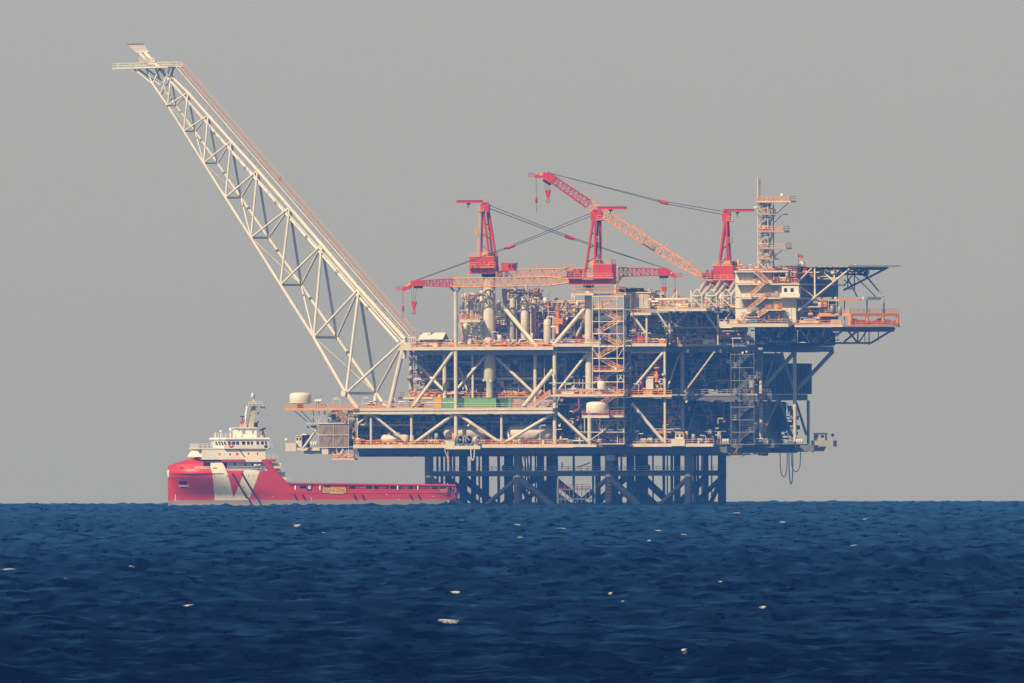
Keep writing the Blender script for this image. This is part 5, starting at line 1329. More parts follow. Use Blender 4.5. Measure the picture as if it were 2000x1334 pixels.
MB().lathe(P(1091, 632, 6), [(.5, 0), (.6, .4), (.45, .8), (.6, 1.2), (.45, 1.6), (.6, 2.0), (.45, 2.4), (.6, 2.8), (.4, 3.2), (.4, 4.4)], 14).build("finned_column", M['valve'], ot); MB().box(1080, 1100, 622, 633, 5.4, 7).build("cooler_box", M['valve'], ot); MB().box(1084, 1092, 634, 660, 5.4, 7).build("stand", M['valve'], ot)
sg_ = thing("ribbed_cooler", "orange and red finned cooler bank under the deck below the exhaust stacks", "process unit", P(1415, 670, 9))
MB().box(1377, 1400, 656, 660, 8.6, 10.5).box(1379, 1398, 661, 664, 8.8, 10).build("fin_bank", M['valve'], sg_); MB().lathe(P(1406, 657, 8), [(.1, 0), (.7, .3), (.8, 1.4), (.6, 2.6), (.1, 2.8)], 12, UX).build("drum", M['valve'], sg_); MB().box(1404, 1428, 659, 663, 8.4, 9.6).build("drive_skid", M['valve'], sg_)
# light poles: L-shaped with a flat lantern
for k, (px, py, y1, v, d_, l) in enumerate(((1313, 674, 653, 7.8, -1, "left of the pair under the right upper deck"), (1325, 674, 654, 7.8, -1, "right of the pair under the right upper deck"), (1350, 674, 655, 7.9, 1, "nearest the long white store box"),
        (1432, 680, 657, 6, -1, "near the quarters base at the right"), (973, 672, 649, -1.2, -1, "between left crane pedestal and the brace"), (1245, 868, 849, -1.2, 1, "on the lowest deck right of the stair tower"),
        (709, 797, 777, -1.4, 1, "on the left walkway nearest the boom foot"), (651, 797, 777, .6, 1, "on the left walkway above the mesh wall"), (664, 797, 780, .6, -1, "beside the stair on the left walkway"), (772, 797, 778, -1.2, -1, "between boom foot and the long brace"),
        (1105, 771, 752, -1.2, 1, "behind the long white store box"), (1072, 673, 570, 4, 1, "the tallest, rising from the pipework"), (1086, 868, 840, -1.4, 1, "in front of the right-hand tank"), (1055, 868, 832, -1.4, 1, "before the end of the right-hand tank"),
        (1248, 771, 752, -1, -1, "on the mezzanine by the valve tree"), (1408, 868, 852, 8, -1, "left of the dark stair tower"), (1378, 868, 853, -1, -1, "right of the watch cabin"), (830, 776, 758, 5.8, -1, "above the maroon basket"))):
    t = thing("light_pole", "thin white deck light pole " + l, "light pole", P(px, py, v), "white deck light poles")
    trod(t, (px, py, v), (px, y1, v), 1.3, WH, "post", 6); MB().tube(P(px, y1, v), P(px + 6 * d_, y1 - 1, v), .08, 5).build("arm", WH, t)
    MB().box(min(px + 4 * d_, px + 11 * d_), max(px + 4 * d_, px + 11 * d_), y1 - 2, y1 - .6, v - .3, v + .3).build("lantern", WH, t)
# floodlights catching the sun under the decks
for px, py, v, l in ((1424, 688.5, 9, "leftmost of the bright floodlights under the right main deck girder"), (1453, 690, 9, "middle bright floodlight under the right main deck girder"), (1461, 688, 9, "floodlight beside the top of the dark stair tower"),
        (1477, 738, 8, "floodlight glinting low beside the dark stair tower"), (1478, 705, 8, "floodlight on the right column just under the main deck girder"), (947, 742, 3.6, "left floodlight on the narrowing of the left crane pedestal"), (961, 743, 3.2, "right floodlight on the narrowing of the left crane pedestal"),
        (1083, 733, -.6, "floodlight on the front column above the big middle brace"), (1205, 720, -4.6, "floodlight inside the tall stair tower above its landing"), (1297, 732, -.4, "floodlight on the column beside the orange valve tree"), (1343, 785, 9, "floodlight under the right mezzanine beam"),
        (917, 830, -1.2, "floodlight on the lower brace right of the boom rest post"), (1095, 831, -.8, "floodlight by the end of the right-hand long tank"), (1110, 622, 2, "floodlight among the pipes near the orange piping stack"), (968, 570, 4, "floodlight at the head of the left crane pedestal"),
        (1590, 586, 7.5, "leftmost floodlight on the beam above the lifeboats"), (1634, 584, 7.5, "middle floodlight on the beam above the lifeboats"), (1688, 584, 7.5, "rightmost floodlight on the beam above the lifeboats")):
    t = thing("floodlight", "small white " + l, "floodlight", P(px, py, v), "small floodlights on the steelwork")
    a = P(px, py, v); MB().lathe(a, [(.1, 0), (.18, .1), (.3, .45), (.3, .5)], 10, (-.5, -.75, -.1)).build("lamp_head", WH, t); MB().tube(a, a + ZX * .5 + VX * .3, .06, 4).build("bracket", ST, t)
rpm = MB(); rpm.path([P(1131, 775, -1), P(1132, 797, -1), P(1129, 801, -1), P(1122, 805, -1), P(1120, 808, -1)], .3, 8).build("maroon_pipe", mat("maroon_pipe_paint", (.33, .06, .09), .5), tp)
prod("maroon_pipe", (1089, 790, 1), (1131, 790, 1), 1.6, bpy.data.materials["maroon_pipe_paint"], tp, 8); prod("pink_pipe", (1073, 748.5, -1), (1165, 749, -1), 1.7, CR, tp, 8)
for px in (1122, 1139): prod("vent_pipe", (px, 771, -.9), (px, 741, -.9), 1.6, CR, tp, 6)
# people on the mezzanine too far off to read are left as deck gear; antenna whips on the left walkway
for px in (618, 623, 627): prod("whip_antenna", (px, 797, 3), (px, 770, 3), .6, M['darksteel'], tp, 5)
sr = thing("solar_panel", "tilted white panel on a stub post right of the left radome", "solar panel", P(622, 797, 3))
MB_ = MB(); MB_.hexa([P(614, 782.5, 2.2), P(627, 782.5, 2.2), P(629, 778, 3.6), P(617, 778, 3.6), P(614, 781.8, 2.2), P(627, 781.8, 2.2), P(629, 777.3, 3.6), P(617, 777.3, 3.6)]); MB_.build("panel", WH, sr); trod(sr, (622, 797, 3), (622, 781, 3), 2, ST, "post", 6)
lr = thing("life_ring", "orange life ring on the left walkway rail", "life ring", P(632, 791, .1)); MB().torus(P(632, 790, 0), VX, .45, .13, 16, 6).build("ring", M['valve'], lr); MB().box(629.5, 634.5, 785, 786, .02, .12).build("bracket", RL, lr)
# ------------------------------------------------------------------ supply ship, bow to the left and a little towards the shore
PSI = math.radians(9)
cp, sp = math.cos(PSI), math.sin(PSI)
SH_O = Vector((X(331), -46.0, 0.0))
HB = 8.0
sh = thing("supply_ship", "red and white platform supply ship lying by the platform with a long low cargo deck", "ship", SH_O, rotz=PSI, local=True)
def SL(px, b=HB): return ((px - 331) * S - b * sp) / cp      # length from the bow of a point seen at px on the near side
def sz(py): return (982 - py) * S + 0.25
LOA = SL(896, 7.0)
def hb_at(l, z):                                            # half breadth of the hull
    zk = 7.4
    t = max(0.0, min(1.0, (z - 1.4) / (zk - 1.4)))
    e = 1.0 - 0.0 * t
    lw = 28 - 16 * t                                  # entry length: fine at the water, blunt at the knuckle
    st = 1.3 * (1 - t)
    q = max(0.0, min(1.0, (l - st) / lw))
    n = 1.5 + 0.95 * t
    b = HB * (1 - (1 - q) ** n) ** (1 / (1.15 + 0.85 * t))
    if z > zk: b -= (z - zk) * 0.75 * max(0.0, min(1.0, (24 - l) / 10))
    if l > LOA - 7:                                          # rounded stern
        q = (l - (LOA - 7)) / 7
        b *= (1 - 0.18 * q * q)
    return max(0.02, b)
def zmin(l): return -1.5 if l < LOA - 12 else -1.5 + ((l - LOA + 12) / 12) ** 1.6 * 3.0
def ztop(l):
    pts = [(-1, 9.3), (SL(345, 4), 9.9), (SL(440), 10.0), (SL(446), 7.85), (SL(541), 7.75), (SL(567), 4.95), (LOA + 1, 4.05)]
    pts = [(SL(331, 0) - 1, 9.0), (2.0, 9.55), (SL(440), 9.9), (SL(448), 8.1), (SL(540), 8.0), (SL(566), 4.9), (SL(569), 3.65), (LOA - 1.5, 3.35), (LOA + 1, 3.1)]
    for (a, za), (b_, zb) in zip(pts[:-1], pts[1:]):
        if a <= l <= b_: return za + (zb - za) * (l - a) / max(1e-6, b_ - a)
    return pts[-1][1]
ls = sorted(set([0.0, .12, .3, .6, 1, 1.5, 2.1, 2.8, 3.6, 4.6, 5.8, 7.2, 8.8, 10.5, 12.5, SL(440), SL(448), SL(540), SL(566), SL(569), LOA - .6, LOA] + list(np.linspace(14, LOA - 1, 34))))
fr = [0, .12, .24, .36, .48, .60, .70, .80, .90, 1.0]
hv, hf = [], []
for l in ls:
    zt, z0 = ztop(l), zmin(l)
    zk = min(7.4, zt - .02)
    zs = [z0 + (zk - z0) * f_ / .8 if f_ <= .8 else zk + (zt - zk) * (f_ - .8) / .2 for f_ in fr]
    for z in zs: hv.append((l, -hb_at(l, z), z))
    for z in zs: hv.append((l, hb_at(l, z), z))
n_ = len(fr)
for i in range(len(ls) - 1):
    a, b_ = i * 2 * n_, (i + 1) * 2 * n_
    for j in range(n_ - 1):
        hf.append((a + j, b_ + j, b_ + j + 1, a + j + 1)); hf.append((a + n_ + j, a + n_ + j + 1, b_ + n_ + j + 1, b_ + n_ + j))
b_ = (len(ls) - 1) * 2 * n_
for j in range(n_ - 1):
    hf.append((j, j + 1, n_ + j + 1, n_ + j)); hf.append((b_ + j, b_ + n_ + j, b_ + n_ + j + 1, b_ + j + 1))
hm_ = MB(); hm_.add(hv, hf, True)

# hull paint: red with two white slashes, weathered grey boot-top; the slashes are straight lines in the ship's own length and height
def line_of(p, q):                                          # l = a * z + b through two survey points on the near side
    l0, z0, l1, z1 = SL(p[0]), sz(p[1]), SL(q[0]), sz(q[1])
    a = (l1 - l0) / (z1 - z0); return a, l0 - a * z0
def ship_mat(name, slashes=True):
    m = mat(name, (0.60, 0.036, 0.020), 0.38, 0.10, 0.4, 0.0)
    nt = m.node_tree; bs = nt.nodes['Principled BSDF']
    red_out = bs.inputs['Base Color'].links[0].from_socket
    tc = nt.nodes.new("ShaderNodeTexCoord"); sx = nt.nodes.new("ShaderNodeSeparateXYZ")
    nt.links.new(tc.outputs['Object'], sx.inputs[0])
    def mth(op, a, b_=None, c=None):
        n = nt.nodes.new("ShaderNodeMath"); n.operation = op
        for i, q in enumerate((a, b_, c)):
            if q is None: continue
            if isinstance(q, (int, float)): n.inputs[i].default_value = q
            else: nt.links.new(q, n.inputs[i])
        return n.outputs[0]
    L_, Zc = sx.outputs[0], sx.outputs[2]
    def right_of(ab): return mth('GREATER_THAN', mth('SUBTRACT', L_, mth('MULTIPLY_ADD', Zc, ab[0], ab[1])), 0.0)
    def mixc(f_, a, col):
        n = nt.nodes.new("ShaderNodeMix"); n.data_type = 'RGBA'
        nt.links.new(f_, n.inputs['Factor']); nt.links.new(a, n.inputs['A'])
        if isinstance(col, tuple): n.inputs['B'].default_value = (*col, 1)
        else: nt.links.new(col, n.inputs['B'])
        return n.outputs['Result']
    out = red_out
    if slashes:
        lo, up = line_of((427, 976), (415, 910)), line_of((415, 910), (403, 893))
        left = mth('MAXIMUM', right_of(lo), right_of(up))
        w1 = mth('MULTIPLY', left, mth('SUBTRACT', 1.0, right_of(line_of((461.5, 973), (438, 896)))))
        w2 = mth('MULTIPLY', right_of(line_of((461.5, 973), (480, 920))), mth('SUBTRACT', 1.0, right_of(line_of((490, 976), (510, 920)))))
        low = mth('MULTIPLY', mth('LESS_THAN', Zc, sz(972.5)), mth('MULTIPLY', right_of(lo), mth('SUBTRACT', 1.0, right_of(line_of((490, 976), (510, 920))))))
        w = mth('MINIMUM', mth('ADD', mth('ADD', w1, w2), low), 1.0)
        out = mixc(w, out, (0.76, 0.73, 0.67))
    geo = nt.nodes.new("ShaderNodeNewGeometry")
    nz = nt.nodes.new("ShaderNodeTexNoise"); nz.inputs['Scale'].default_value = 0.8; nz.inputs['Detail'].default_value = 6
    nt.links.new(geo.outputs['Position'], nz.inputs['Vector'])
    edge = mth('LESS_THAN', mth('MULTIPLY_ADD', nz.outputs['Fac'], 0.5, Zc), 1.12)
    out = mixc(edge, out, (0.30, 0.26, 0.245))
    mp = nt.nodes.new("ShaderNodeMapping"); mp.inputs['Scale'].default_value = (0.9, 0.9, .13); nt.links.new(geo.outputs['Position'], mp.inputs['Vector'])
    ns = nt.nodes.new("ShaderNodeTexNoise"); ns.inputs['Scale'].default_value = 1.0; ns.inputs['Detail'].default_value = 6; nt.links.new(mp.outputs[0], ns.inputs['Vector'])
    mr = nt.nodes.new("ShaderNodeMapRange"); mr.inputs['From Min'].default_value = .58; mr.inputs['From Max'].default_value = .8; mr.inputs['To Max'].default_value = .30
    nt.links.new(ns.outputs['Fac'], mr.inputs['Value'])
    out = mixc(mr.outputs[0], out, (0.28, 0.16, 0.12))
    nt.links.new(out, bs.inputs['Base Color'])
    return m
M['hull'] = ship_mat("ship_hull_paint"); M['shipred'] = ship_mat("ship_red_paint", False)
WHS = M['shipwhite']
hull = hm_.build("hull", M['hull'], sh)
# whaleback foredeck rising from the bulwark to a ridge
wb = MB(); wl = [0.05, .5, 1.2, 2.2, 3.6, 5.5, 8, 10.5, SL(440)]
vs = []
for l in wl:
    b_ = hb_at(l, ztop(l)) - .02; z = ztop(l) - .01
    rise = 1.75 * min(1, l / 7.5) * (1 if l < 9 else 1)
    for f_ in (-1, -.75, -.45, 0, .45, .75, 1): vs.append((l, f_ * b_, z + rise * (1 - abs(f_) ** 1.6)))
wb.add(vs, [(i * 7 + j, (i + 1) * 7 + j, (i + 1) * 7 + j + 1, i * 7 + j + 1) for i in range(len(wl) - 1) for j in range(6)], True)
wb.build("whaleback_deck", M['hull'], sh)
def sb(name, m, *boxes, parent=None):
    b_ = MB()
    for px0, px1, py0, py1, b0, b1 in boxes: b_.lbox(SL(px0, b0), SL(px1, b0), -b0, -b1, sz(max(py0, py1)), sz(min(py0, py1)))
    return b_.build(name, m, parent or sh)
# cargo deck, main deck, inner bulwark walls
MB().lbox(SL(560), LOA - .8, -7.2, 7.2, 2.4, 2.6).build("cargo_deck", M['deckdark'], sh)
MB().lbox(SL(440), SL(545), -7.8, 7.8, 7.5, 7.7).build("main_deck", M['deckdark'], sh)
# cargo rail on stanchions above the bulwark, with the openings between
cr_ = MB()
pts = [Vector((SL(px), -HB + .12, sz(945.5 + (px - 570) * .0145))) for px in range(570, 893, 8)]
for a, q in zip(pts[:-1], pts[1:]): cr_.tube(a, q, .3, 6)
cr_.build("cargo_rail", M['shipred'], sh)
pts2 = [Vector((q.x, HB - .12, q.z)) for q in pts]
c2 = MB()
for a, q in zip(pts2[:-1], pts2[1:]): c2.tube(a, q, .3, 6)
c2.build("cargo_rail", M['shipred'], sh)
for k, q in enumerate(pts[::2]):
    MB().lbox(q.x - .18, q.x + .18, q.y - .1, q.y + .3, q.z - 1.7, q.z - .25).build("stanchion", M['shipred'], sh)
    MB().lbox(q.x - .18, q.x + .18, HB - .5, HB - .2, q.z - 1.7, q.z - .25).build("stanchion", M['shipred'], sh)
for px0, px1 in ((570, 588), (612, 634), (648, 678), (700, 716), (742, 756), (784, 800), (818, 846)):   # plating that closes some of the openings
    a, q = SL(px0), SL(px1)
    MB().lbox(a, q, -HB + .16, -HB + .26, sz(955), sz(947)).build("bulwark_plate", M['shipred'], sh)
MB().lbox(SL(601), SL(611), -HB - .06, -HB + .5, sz(959), sz(948)).build("side_locker", M['darksteel'], sh); MB().lbox(SL(603), SL(609), -HB - .12, -HB - .07, sz(956), sz(949.5)).build("locker_window", M['hose'], sh)
for px in (579, 627, 778, 817): MB().lathe((SL(px), -HB + .05, sz(958)), [(.16, 0), (.2, .9), (.1, 1.1)], 8).build("bollard", WHS, sh)
MB().lbox(SL(560), SL(880), -7.0, -6.4, 2.65, 4.4).build("inner_bulwark", M['darksteel'], sh)
# deck cargo and gear just showing over the rail
for px0, px1, py, m_ in ((655, 668, 946, M['blue']), (700, 716, 946.5, M['shipred']), (760, 790, 947, M['equip']), (800, 822, 947, M['shipred'])):
    MB().lbox(SL(px0, 2), SL(px1, 2), -3, 1, 2.65, sz(py) - .2).build("deck_cargo", m_, sh)
# knuckle and rubbing strakes
ks = MB(); kp = [Vector((l, -hb_at(l, 7.4) - .03, 7.4)) for l in ls if l < SL(440)]
for a, q in zip(kp[:-1], kp[1:]): ks.tube(a, q, .09, 5)
ks.build("knuckle_strake", M['hull'], sh)
MB().lbox(SL(560), LOA - 3, -HB - .1, -HB + .02, sz(964.4), sz(963)).build("rubbing_strake", M['shipred'], sh)
def fender(px0, py0, px1, py1, w=.32):
    a, q = Vector((SL(px0), -HB - .12, sz(py0))), Vector((SL(px1), -HB - .12, sz(py1)))
    rod("fender", a, q, w, M['black'], sh, 10)
fender(456.5, 925, 485, 974, .22); fender(475, 925, 504, 974, .22)
for px in (577, 593, 692, 708, 801, 817): fender(px, 967, px + 5, 976, .2)
# portlights, anchor pocket, hawse and mooring openings, fixed to the plating
def plate(name, px0, px1, py0, py1, m, prot=.05):
    b_ = MB(); n = 6; vs = []
    for i in range(n + 1):
        px = px0 + (px1 - px0) * i / n
        for py in (py1, py0):
            z = sz(py); l = SL(px, 7)
            for _ in range(4): l = SL(px, hb_at(l, z))
            vs.append((l, -hb_at(l, z) - prot, z))
    b_.add(vs, [(2 * i, 2 * i + 2, 2 * i + 3, 2 * i + 1) for i in range(n)])
    return b_.build(name, m, sh)
plate("anchor_pocket", 353, 368.5, 939.5, 946, M['glass']); plate("anchor_lip", 352, 372, 948, 950.5, M['hose'], .22)
plate("mooring_opening", 400.5, 414, 904, 910.5, M['glass']); plate("mooring_slot", 354, 362, 913.6, 915.6, M['glass']); plate("mooring_slot", 419, 427, 913.8, 915.6, M['signblack'])
plate("anchor_scar", 399, 409, 962, 968, M['hose']) if False else None
for px, py in ((421, 929), (445.5, 929.5), (440, 951), (478, 951), (487, 929), (497, 929), (430, 967), (523, 965), (556, 966)): plate("portlight", px, px + 1.8, py, py + 1.8, M['signblack'], .06)
for px, py in ((409, 967), (420, 972.5), (755, 966), (778, 976), (846, 970), (535, 970)): plate("draught_mark", px, px + 2, py, py + 2, M['letter'], .06)
plate("draught_mark", 345, 346.2, 966, 978, M['letter'], .06); plate("draught_mark", 609, 610, 972, 979, M['letter'], .06)
MB().lathe((.15, -.6, sz(934)), [(.1, 0), (.35, .3), (.4, 1.6), (.2, 2.0)], 10).build("bow_anchor", WHS, sh)

# lettering wrapped on the plating
def lettering(name, txt, px0, px1, py0, py1, m, parent, flat_y=None):
    cu = bpy.data.curves.new(name, 'FONT'); cu.body = txt; cu.resolution_u = 3
    to = bpy.data.objects.new(name, cu); COL.objects.link(to)
    dg = bpy.context.evaluated_depsgraph_get(); me = bpy.data.meshes.new_from_object(to.evaluated_get(dg))
    bpy.data.objects.remove(to)
    co = [q.co.copy() for q in me.vertices]
    x0, x1 = min(q.x for q in co), max(q.x for q in co); y0, y1 = min(q.y for q in co), max(q.y for q in co)
    for q, o_ in zip(me.vertices, co):
        px = px0 + (px1 - px0) * (o_.x - x0) / (x1 - x0); py = py1 + (py0 - py1) * (o_.y - y0) / (y1 - y0)
        z = sz(py)
        if flat_y is None:
            l = SL(px, 7)
            for _ in range(4): l = SL(px, hb_at(l, z))
            q.co = (l, -hb_at(l, z) - .06, z)
        else: q.co = (SL(px, -flat_y), flat_y, z)
    me.materials.clear(); me.materials.append(m); me.update()
    o = bpy.data.objects.new(name, me); COL.objects.link(o); o.parent = parent; OFF[o] = Vector()
    return o
lettering("ship_name", "VOS PRINCE", 383, 411.5, 911.2, 916.3, M['letter'], sh)
lettering("ship_name", "VOS PRINCE", 857, 879.5, 956.3, 960.3, M['letter'], sh)
lettering("home_port", "VALLETTA", 858.5, 875, 961.2, 964.2, M['letter'], sh)
sgn = MB().lbox(SL(633), SL(677), -HB - .16, -HB - .06, sz(963.2), sz(953.3)).lbox(SL(646), SL(672), -HB - .16, -HB - .06, sz(965), sz(963.3)).build("rescue_sign", M['sign'], sh)
lettering("sign_lettering", "RESCUE ZONE", 634.5, 675.5, 955, 961.5, M['signblack'], sgn, -HB - .18)

# superstructure, lower tier to bridge
sb("deckhouse", WHS, (447, 533, 899, 921, 6.6, -6.6))
sb("boat_deck_edge", M['shipred'], (438, 541.5, 898, 903, 7.9, -7.9))
sb("accommodation", WHS, (398, 521, 877, 898.2, 6.4, -6.4))
fs = MB(); x0, x1, x2 = SL(381.5, 5), SL(391, 5), SL(405, 6.4)
fs.hexa([(x0, 4.6, sz(893)), (x0, -4.6, sz(893)), (x2, -6.4, sz(893)), (x2, 6.4, sz(893)), (x1, 4.6, sz(877)), (x1, -4.6, sz(877)), (x2, -6.4, sz(877)), (x2, 6.4, sz(877))][::1]); fs.build("sloping_front", WHS, sh)
fb_ = MB()
for k in range(9):
    y = -4.4 + k * 1.1
    fb_.tube((x0 - .05, y, sz(892)), (x1 - .05, y, sz(878)), .1, 4)
fb_.build("front_stiffeners", WHS, sh)
sb("bridge_deck", WHS, (388, 534, 875.6, 878.2, 6.5, -6.5)); sb("wing_floor", WHS, (441, 528, 875.7, 877.4, 6.9, 6.52)); sb("wing_floor", WHS, (441, 528, 875.7, 877.4, -6.52, -6.9))
sb("bridge_wing", WHS, (441, 528, 869.6, 875.5, 6.9, 6.3)); sb("bridge_wing_shadow_gap", M['steel'], (396, 441, 874.8, 875.5, 6.3, 5.8)) if False else None
# wheelhouse with outward-leaning windows all round
wh = MB()
def ring(pxa, pxb, b, py, nose):
    a, q = SL(pxa, b), SL(pxb, b); z = sz(py)
    return [(a, -b * .45, z), (a + nose, -b, z), (q, -b, z), (q, b, z), (a + nose, b, z), (a, b * .45, z)]
R0, R1, R2, R3 = ring(430, 526, 6.0, 875.5, 2.4), ring(428, 527, 6.1, 871, 2.4), ring(425, 528, 6.3, 862, 2.4), ring(425, 528, 6.3, 859, 2.4)
vs = R0 + R1 + R2 + R3; fs_ = [(k * 6 + j, k * 6 + (j + 1) % 6, (k + 1) * 6 + (j + 1) % 6, (k + 1) * 6 + j) for k in range(3) for j in range(6)] + [tuple(range(18, 24)), (5, 4, 3, 2, 1, 0)]
wh.add(vs, fs_); who = wh.build("wheelhouse", WHS, sh)
rf = MB(); rv = ring(422, 529, 6.6, 859, 2.6) + ring(424, 529, 6.5, 855.6, 2.6); rf.add(rv, [(j, (j + 1) % 6, 6 + (j + 1) % 6, 6 + j) for j in range(6)] + [tuple(range(6, 12)), (5, 4, 3, 2, 1, 0)]); rf.build("wheelhouse_roof", WHS, sh)
def lean(px0, px1, py0, py1):
    b_ = MB(); vs = []
    for px, py in ((px0, py1), (px1, py1), (px1 - .4, py0), (px0 - .4, py0)):
        b = 6.1 + .2 * (871 - py) / 9 + .03
        vs.append((SL(px, b), -b, sz(py)))
    b_.add(vs + [(x, y + .02, z) for x, y, z in vs], [(0, 1, 2, 3), (7, 6, 5, 4), (0, 4, 5, 1), (1, 5, 6, 2), (2, 6, 7, 3), (3, 7, 4, 0)]); b_.build("wheelhouse_window", M['glass'], who)
for px0, px1 in ((448.5, 454), (457, 462.5), (464.5, 470), (475.5, 482), (485.5, 490.5), (493, 497), (504, 509), (512.5, 518), (520.5, 524.5)): lean(px0, px1, 863.2, 869.6)
for k in range(4):                                          # panes on the angled front corner
    f0, f1 = .08 + k * .24, .24 + k * .24
    b_ = MB(); q = []
    for f_, t in ((f0, .05), (f1, .05), (f1, .85), (f0, .85)):
        lo = Vector(R1[0]).lerp(Vector(R1[1]), f_); hi = Vector(R2[0]).lerp(Vector(R2[1]), f_); w = lo.lerp(hi, t); q.append((w.x - .04, w.y - .03, w.z))
    b_.add(q, [(0, 1, 2, 3)]); b_.build("wheelhouse_window", M['glass'], who)
sb("wing_door", M['glass'], (519, 525, 870.5, 875.4, 6.96, 6.91))
for px, py, w, h in ((451, 886, 2.5, 4), (487, 885, 2.2, 4), (504.5, 885, 2.2, 4), (431, 886, 2, 3)): sb("cabin_window", M['glass'], (px, px + w, py, py + h, 6.45, 6.41))
sb("red_sign", M['firered'], (464, 468, 885, 890, 6.46, 6.41)); sb("red_sign", M['firered'], (480, 484, 906, 911, 6.66, 6.61))
for px in (460, 494): sb("cabin_window", M['glass'], (px, px + 3, 905, 910, 6.66, 6.61))
# dark outline of the white slash carried up the house side
a, q = Vector((SL(470, 6.44), -6.45, sz(878.6))), Vector((SL(484, 6.44), -6.45, sz(898)))
rod("slash_outline", a, q, .12, M['signblack'], sh, 6)
MB_ = MB(); MB_.hexa([(SL(484, 7.95), -7.97, sz(903)), (SL(513, 7.95), -7.97, sz(903)), (SL(513, 7.95), -7.93, sz(903)), (SL(484, 7.95), -7.93, sz(903)), (SL(481, 7.95), -7.97, sz(898)), (SL(515, 7.95), -7.97, sz(898)), (SL(515, 7.95), -7.93, sz(898)), (SL(481, 7.95), -7.93, sz(898))]); MB_.build("white_edge_panel", WHS, sh)
# slanted red screen aft and the stepped after decks
MB_ = MB(); aa = [(SL(513, 7.9), sz(903)), (SL(527, 7.9), sz(903)), (SL(543, 7.9), sz(921.5)), (SL(531, 7.9), sz(921.5))]
MB_.add([(x, -7.95, z) for x, z in aa] + [(x, -7.8, z) for x, z in aa], [(0, 3, 2, 1), (4, 5, 6, 7), (0, 1, 5, 4), (1, 2, 6, 5), (2, 3, 7, 6), (3, 0, 4, 7)]); MB_.build("slant_screen", M['shipred'], sh)
sb("after_house", WHS, (530, 549, 905, 921, 6.2, -6.2)); sb("after_house", WHS, (546, 560, 923, 940, 6.2, -6.2)); sb("after_deck", M['shipred'], (530, 553, 920, 922, 7.2, -7.2))
sb("rescue_boat", M['hose'], (537, 551, 911, 916, 7.3, 5.8)); sb("workboat_davit", WHS, (549, 551, 904, 916, 6.6, 6.2))
for k, px in enumerate((498, 503.5)): MB().lathe((SL(px, 7.2), -7.2, sz(909)), [(.1, 0), (.42, .1), (.42, 1.1), (.1, 1.2)], 12, (1, 0, 0)).build("liferaft_capsule", WHS, sh)
def srail(px0, px1, py, b, m=WHS, h=1.05):
    rail(sh, [Vector((SL(px0, b), -b, sz(py))), Vector((SL(px1, b), -b, sz(py)))], m=m, h=h, step=1.0, kick=False, r=.045)
srail(390, 440, 875.6, 6.4); srail(391, 440, 875.6, -6.4); srail(526, 534, 875.6, 7.3); srail(447, 528, 920, 7.4, h=1.0); srail(486, 545, 898, 7.6); srail(420, 466, 855.6, 5.8); srail(422, 466, 855.6, -5.8); srail(540, 555, 921, 7.0); srail(553, 569, 941, 7.0)
rail(sh, [Vector((SL(390, 6.4), -6.4, sz(875.6))), Vector((SL(390, 6.4), 6.4, sz(875.6)))], m=WHS, h=1.05, kick=False)
sb("rail_screen", WHS, (440, 486, 894, 898, 7.8, 7.75)); sb("life_ring", M['firered'], (452, 456, 867.5, 872.5, 7.38, 7.3)) if False else None
MB().torus((SL(454, 6.95), -6.98, sz(870)), (0, 1, 0), .42, .12, 14, 6).build("life_ring", M['firered'], sh)
# casing with the crest letter, mast, radars, domes, platform aft
cs = sb("mast_casing", WHS, (471, 504, 837, 856, 3.2, -3.2)); sb("casing_roof", WHS, (464, 505, 835.6, 837.4, 3.6, -3.6)); sb("casing_front", WHS, (466, 472, 838, 855.6, 3.0, -3.0))
sb("casing_opening", M['steel'], (475.5, 482, 840.5, 848.5, 3.24, 3.2)); sb("casing_vent", M['steel'], (473, 477, 851.5, 854, 3.24, 3.2))
lettering("casing_letter", "V", 493.5, 499.7, 839.5, 848.5, M['signblack'], cs, -3.26)
mast = MB(); m0, m1 = SL(487, 0), SL(498, 0); zb, zt_ = sz(836), sz(790)
mast.hexa([(m0 - .2, -.7, zb), (m0 + 1.2, -.7, zb), (m0 + 1.2, .7, zb), (m0 - .2, .7, zb), (m1 - .3, -.35, zt_), (m1 + .6, -.35, zt_), (m1 + .6, .35, zt_), (m1 - .3, .35, zt_)]); mast.build("mast", EQ, sh)
rod("mast_leg", (m0 - 1.0, -.8, zb), (m1 - 1.6, -.5, sz(794)), .16, WHS, sh, 8); rod("mast_leg", (m0 - 1.0, .8, zb), (m1 - 1.6, .5, sz(794)), .16, WHS, sh, 8)
for py in (828, 819, 810, 801):
    f_ = (836 - py) / 46; xx = m0 + (m1 - m0) * f_
    MB().lbox(xx - 1.3, xx - .4, -.75, .75, sz(py + .8), sz(py)).build("mast_step", M['steel'], sh)
MB().lbox(m1 - 1.4, m1 + 2.0, -1.2, 1.2, sz(794.5), sz(793.2)).build("mast_platform", EQ, sh); MB().lbox(m1 - .3, m1 + .3, -.3, .3, sz(793), sz(781)).build("topmast", CR, sh); rod("topmast_spar", (m1 + .2, 0, sz(781)), (m1 + .3, 0, sz(769)), .1, M['steel'], sh, 6)
MB().lathe((m1 - .3, -.2, sz(779)), [(.15, 0), (.3, .2), (.3, 1.0), (.12, 1.3)], 10).build("mast_light", WHS, sh)
rail(sh, [Vector((m1 - 1.4, -1.1, sz(793.2))), Vector((m1 + 2, -1.1, sz(793.2)))], m=WHS, h=.9, kick=False)
rod("signal_yard", (m1 - .5, -2.2, sz(789)), (m1 + .5, 2.2, sz(789)), .07, M['steel'], sh, 6); rod("gaff", (m1 + .6, 0, sz(797)), (m1 + 2.4, 0, sz(787)), .07, M['steel'], sh, 6)
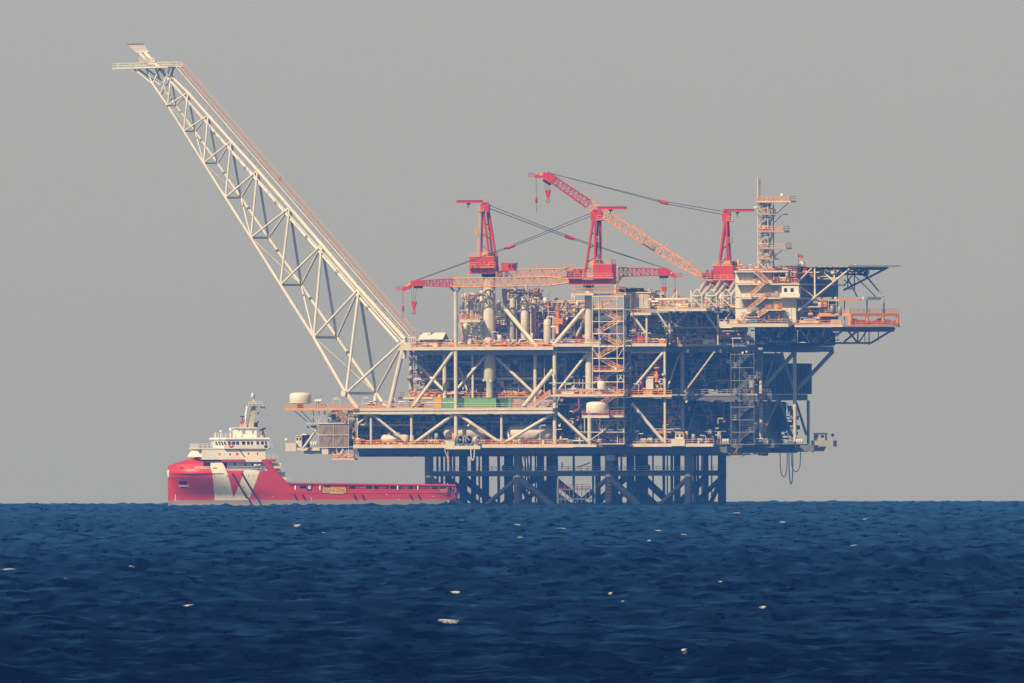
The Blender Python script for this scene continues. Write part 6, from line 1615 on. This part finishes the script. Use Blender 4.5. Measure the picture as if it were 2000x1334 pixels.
for k, (px, py) in enumerate(((506, 823), (506, 806))): MB().lbox(SL(px, 0), SL(px + 1.6, 0), -.3, .3, sz(py + 4), sz(py)).build("mast_lamp", M['darksteel'], sh)
wf = MB(); 
vs = [(SL(511, 0) + 1.15 * (i / 5), .15 * math.sin(i * 1.5), sz(792) - .7 * j - .25 * (i / 5)) for i in range(6) for j in range(2)]
wf.add(vs, [(2 * i, 2 * i + 1, 2 * i + 3, 2 * i + 2) for i in range(5)], True); wf.add([(x, y + .02, z) for x, y, z in vs], [(2 * i, 2 * i + 2, 2 * i + 3, 2 * i + 1) for i in range(5)], True); wf.build("mast_flag", M['hose'], sh)
sb("radar_pedestal", M['firered'], (474, 482, 823, 829, .8, -.8)); sb("radar_pedestal", EQ, (473, 485, 829, 835.5, 1.0, -1.0)); MB().tube((SL(476.5, 0), 0, sz(823)), (SL(476.5, 0), 0, sz(815.5)), .12, 6).lbox(SL(471, 0), SL(481, 0), -.12, .12, sz(815.4), sz(813.6)).build("radar_scanner", M['darksteel'], sh)
for px, py, r in ((434, 843, .32), (453.5, 840, .48), (458, 844.5, .22), (424, 847, .18)):
    MB().lathe((SL(px, 2), -2, sz(py) - r), [(.02, 0), (r * .8, r * .4), (r, r), (r * .8, r * 1.6), (.02, r * 2)], 14).tube((SL(px, 2), -2, sz(855.5)), (SL(px, 2), -2, sz(py) - r), .09, 6).build("antenna_dome", WHS, sh)
dp = MB(); dp.lathe((SL(516, 2), -2, sz(841.5)), [(.05, 0), (.7, .12), (1.0, .35), (1.02, .4), (.6, .25), (.05, .2)], 16, (-.35, .1, .93)); dp.build("satellite_dish", DK, sh)
MB().tube((SL(514, 2), -2, sz(855.6)), (SL(516, 2), -2, sz(842)), .14, 6).tube((SL(520, 2), -2, sz(855.6)), (SL(516, 2), -2, sz(842)), .1, 6).build("dish_stand", DK, sh)
for px in (511, 484): rod("whip_antenna", (SL(px, 3), -3, sz(836)), (SL(px, 3), -3, sz(818)), .04, M['steel'], sh, 5)
sb("funnel", M['shipred'], (500, 506, 826, 836, -1.6, -3.0)); sb("searchlight", M['hose'], (512, 515, 851, 855.5, 4.6, 4.2))
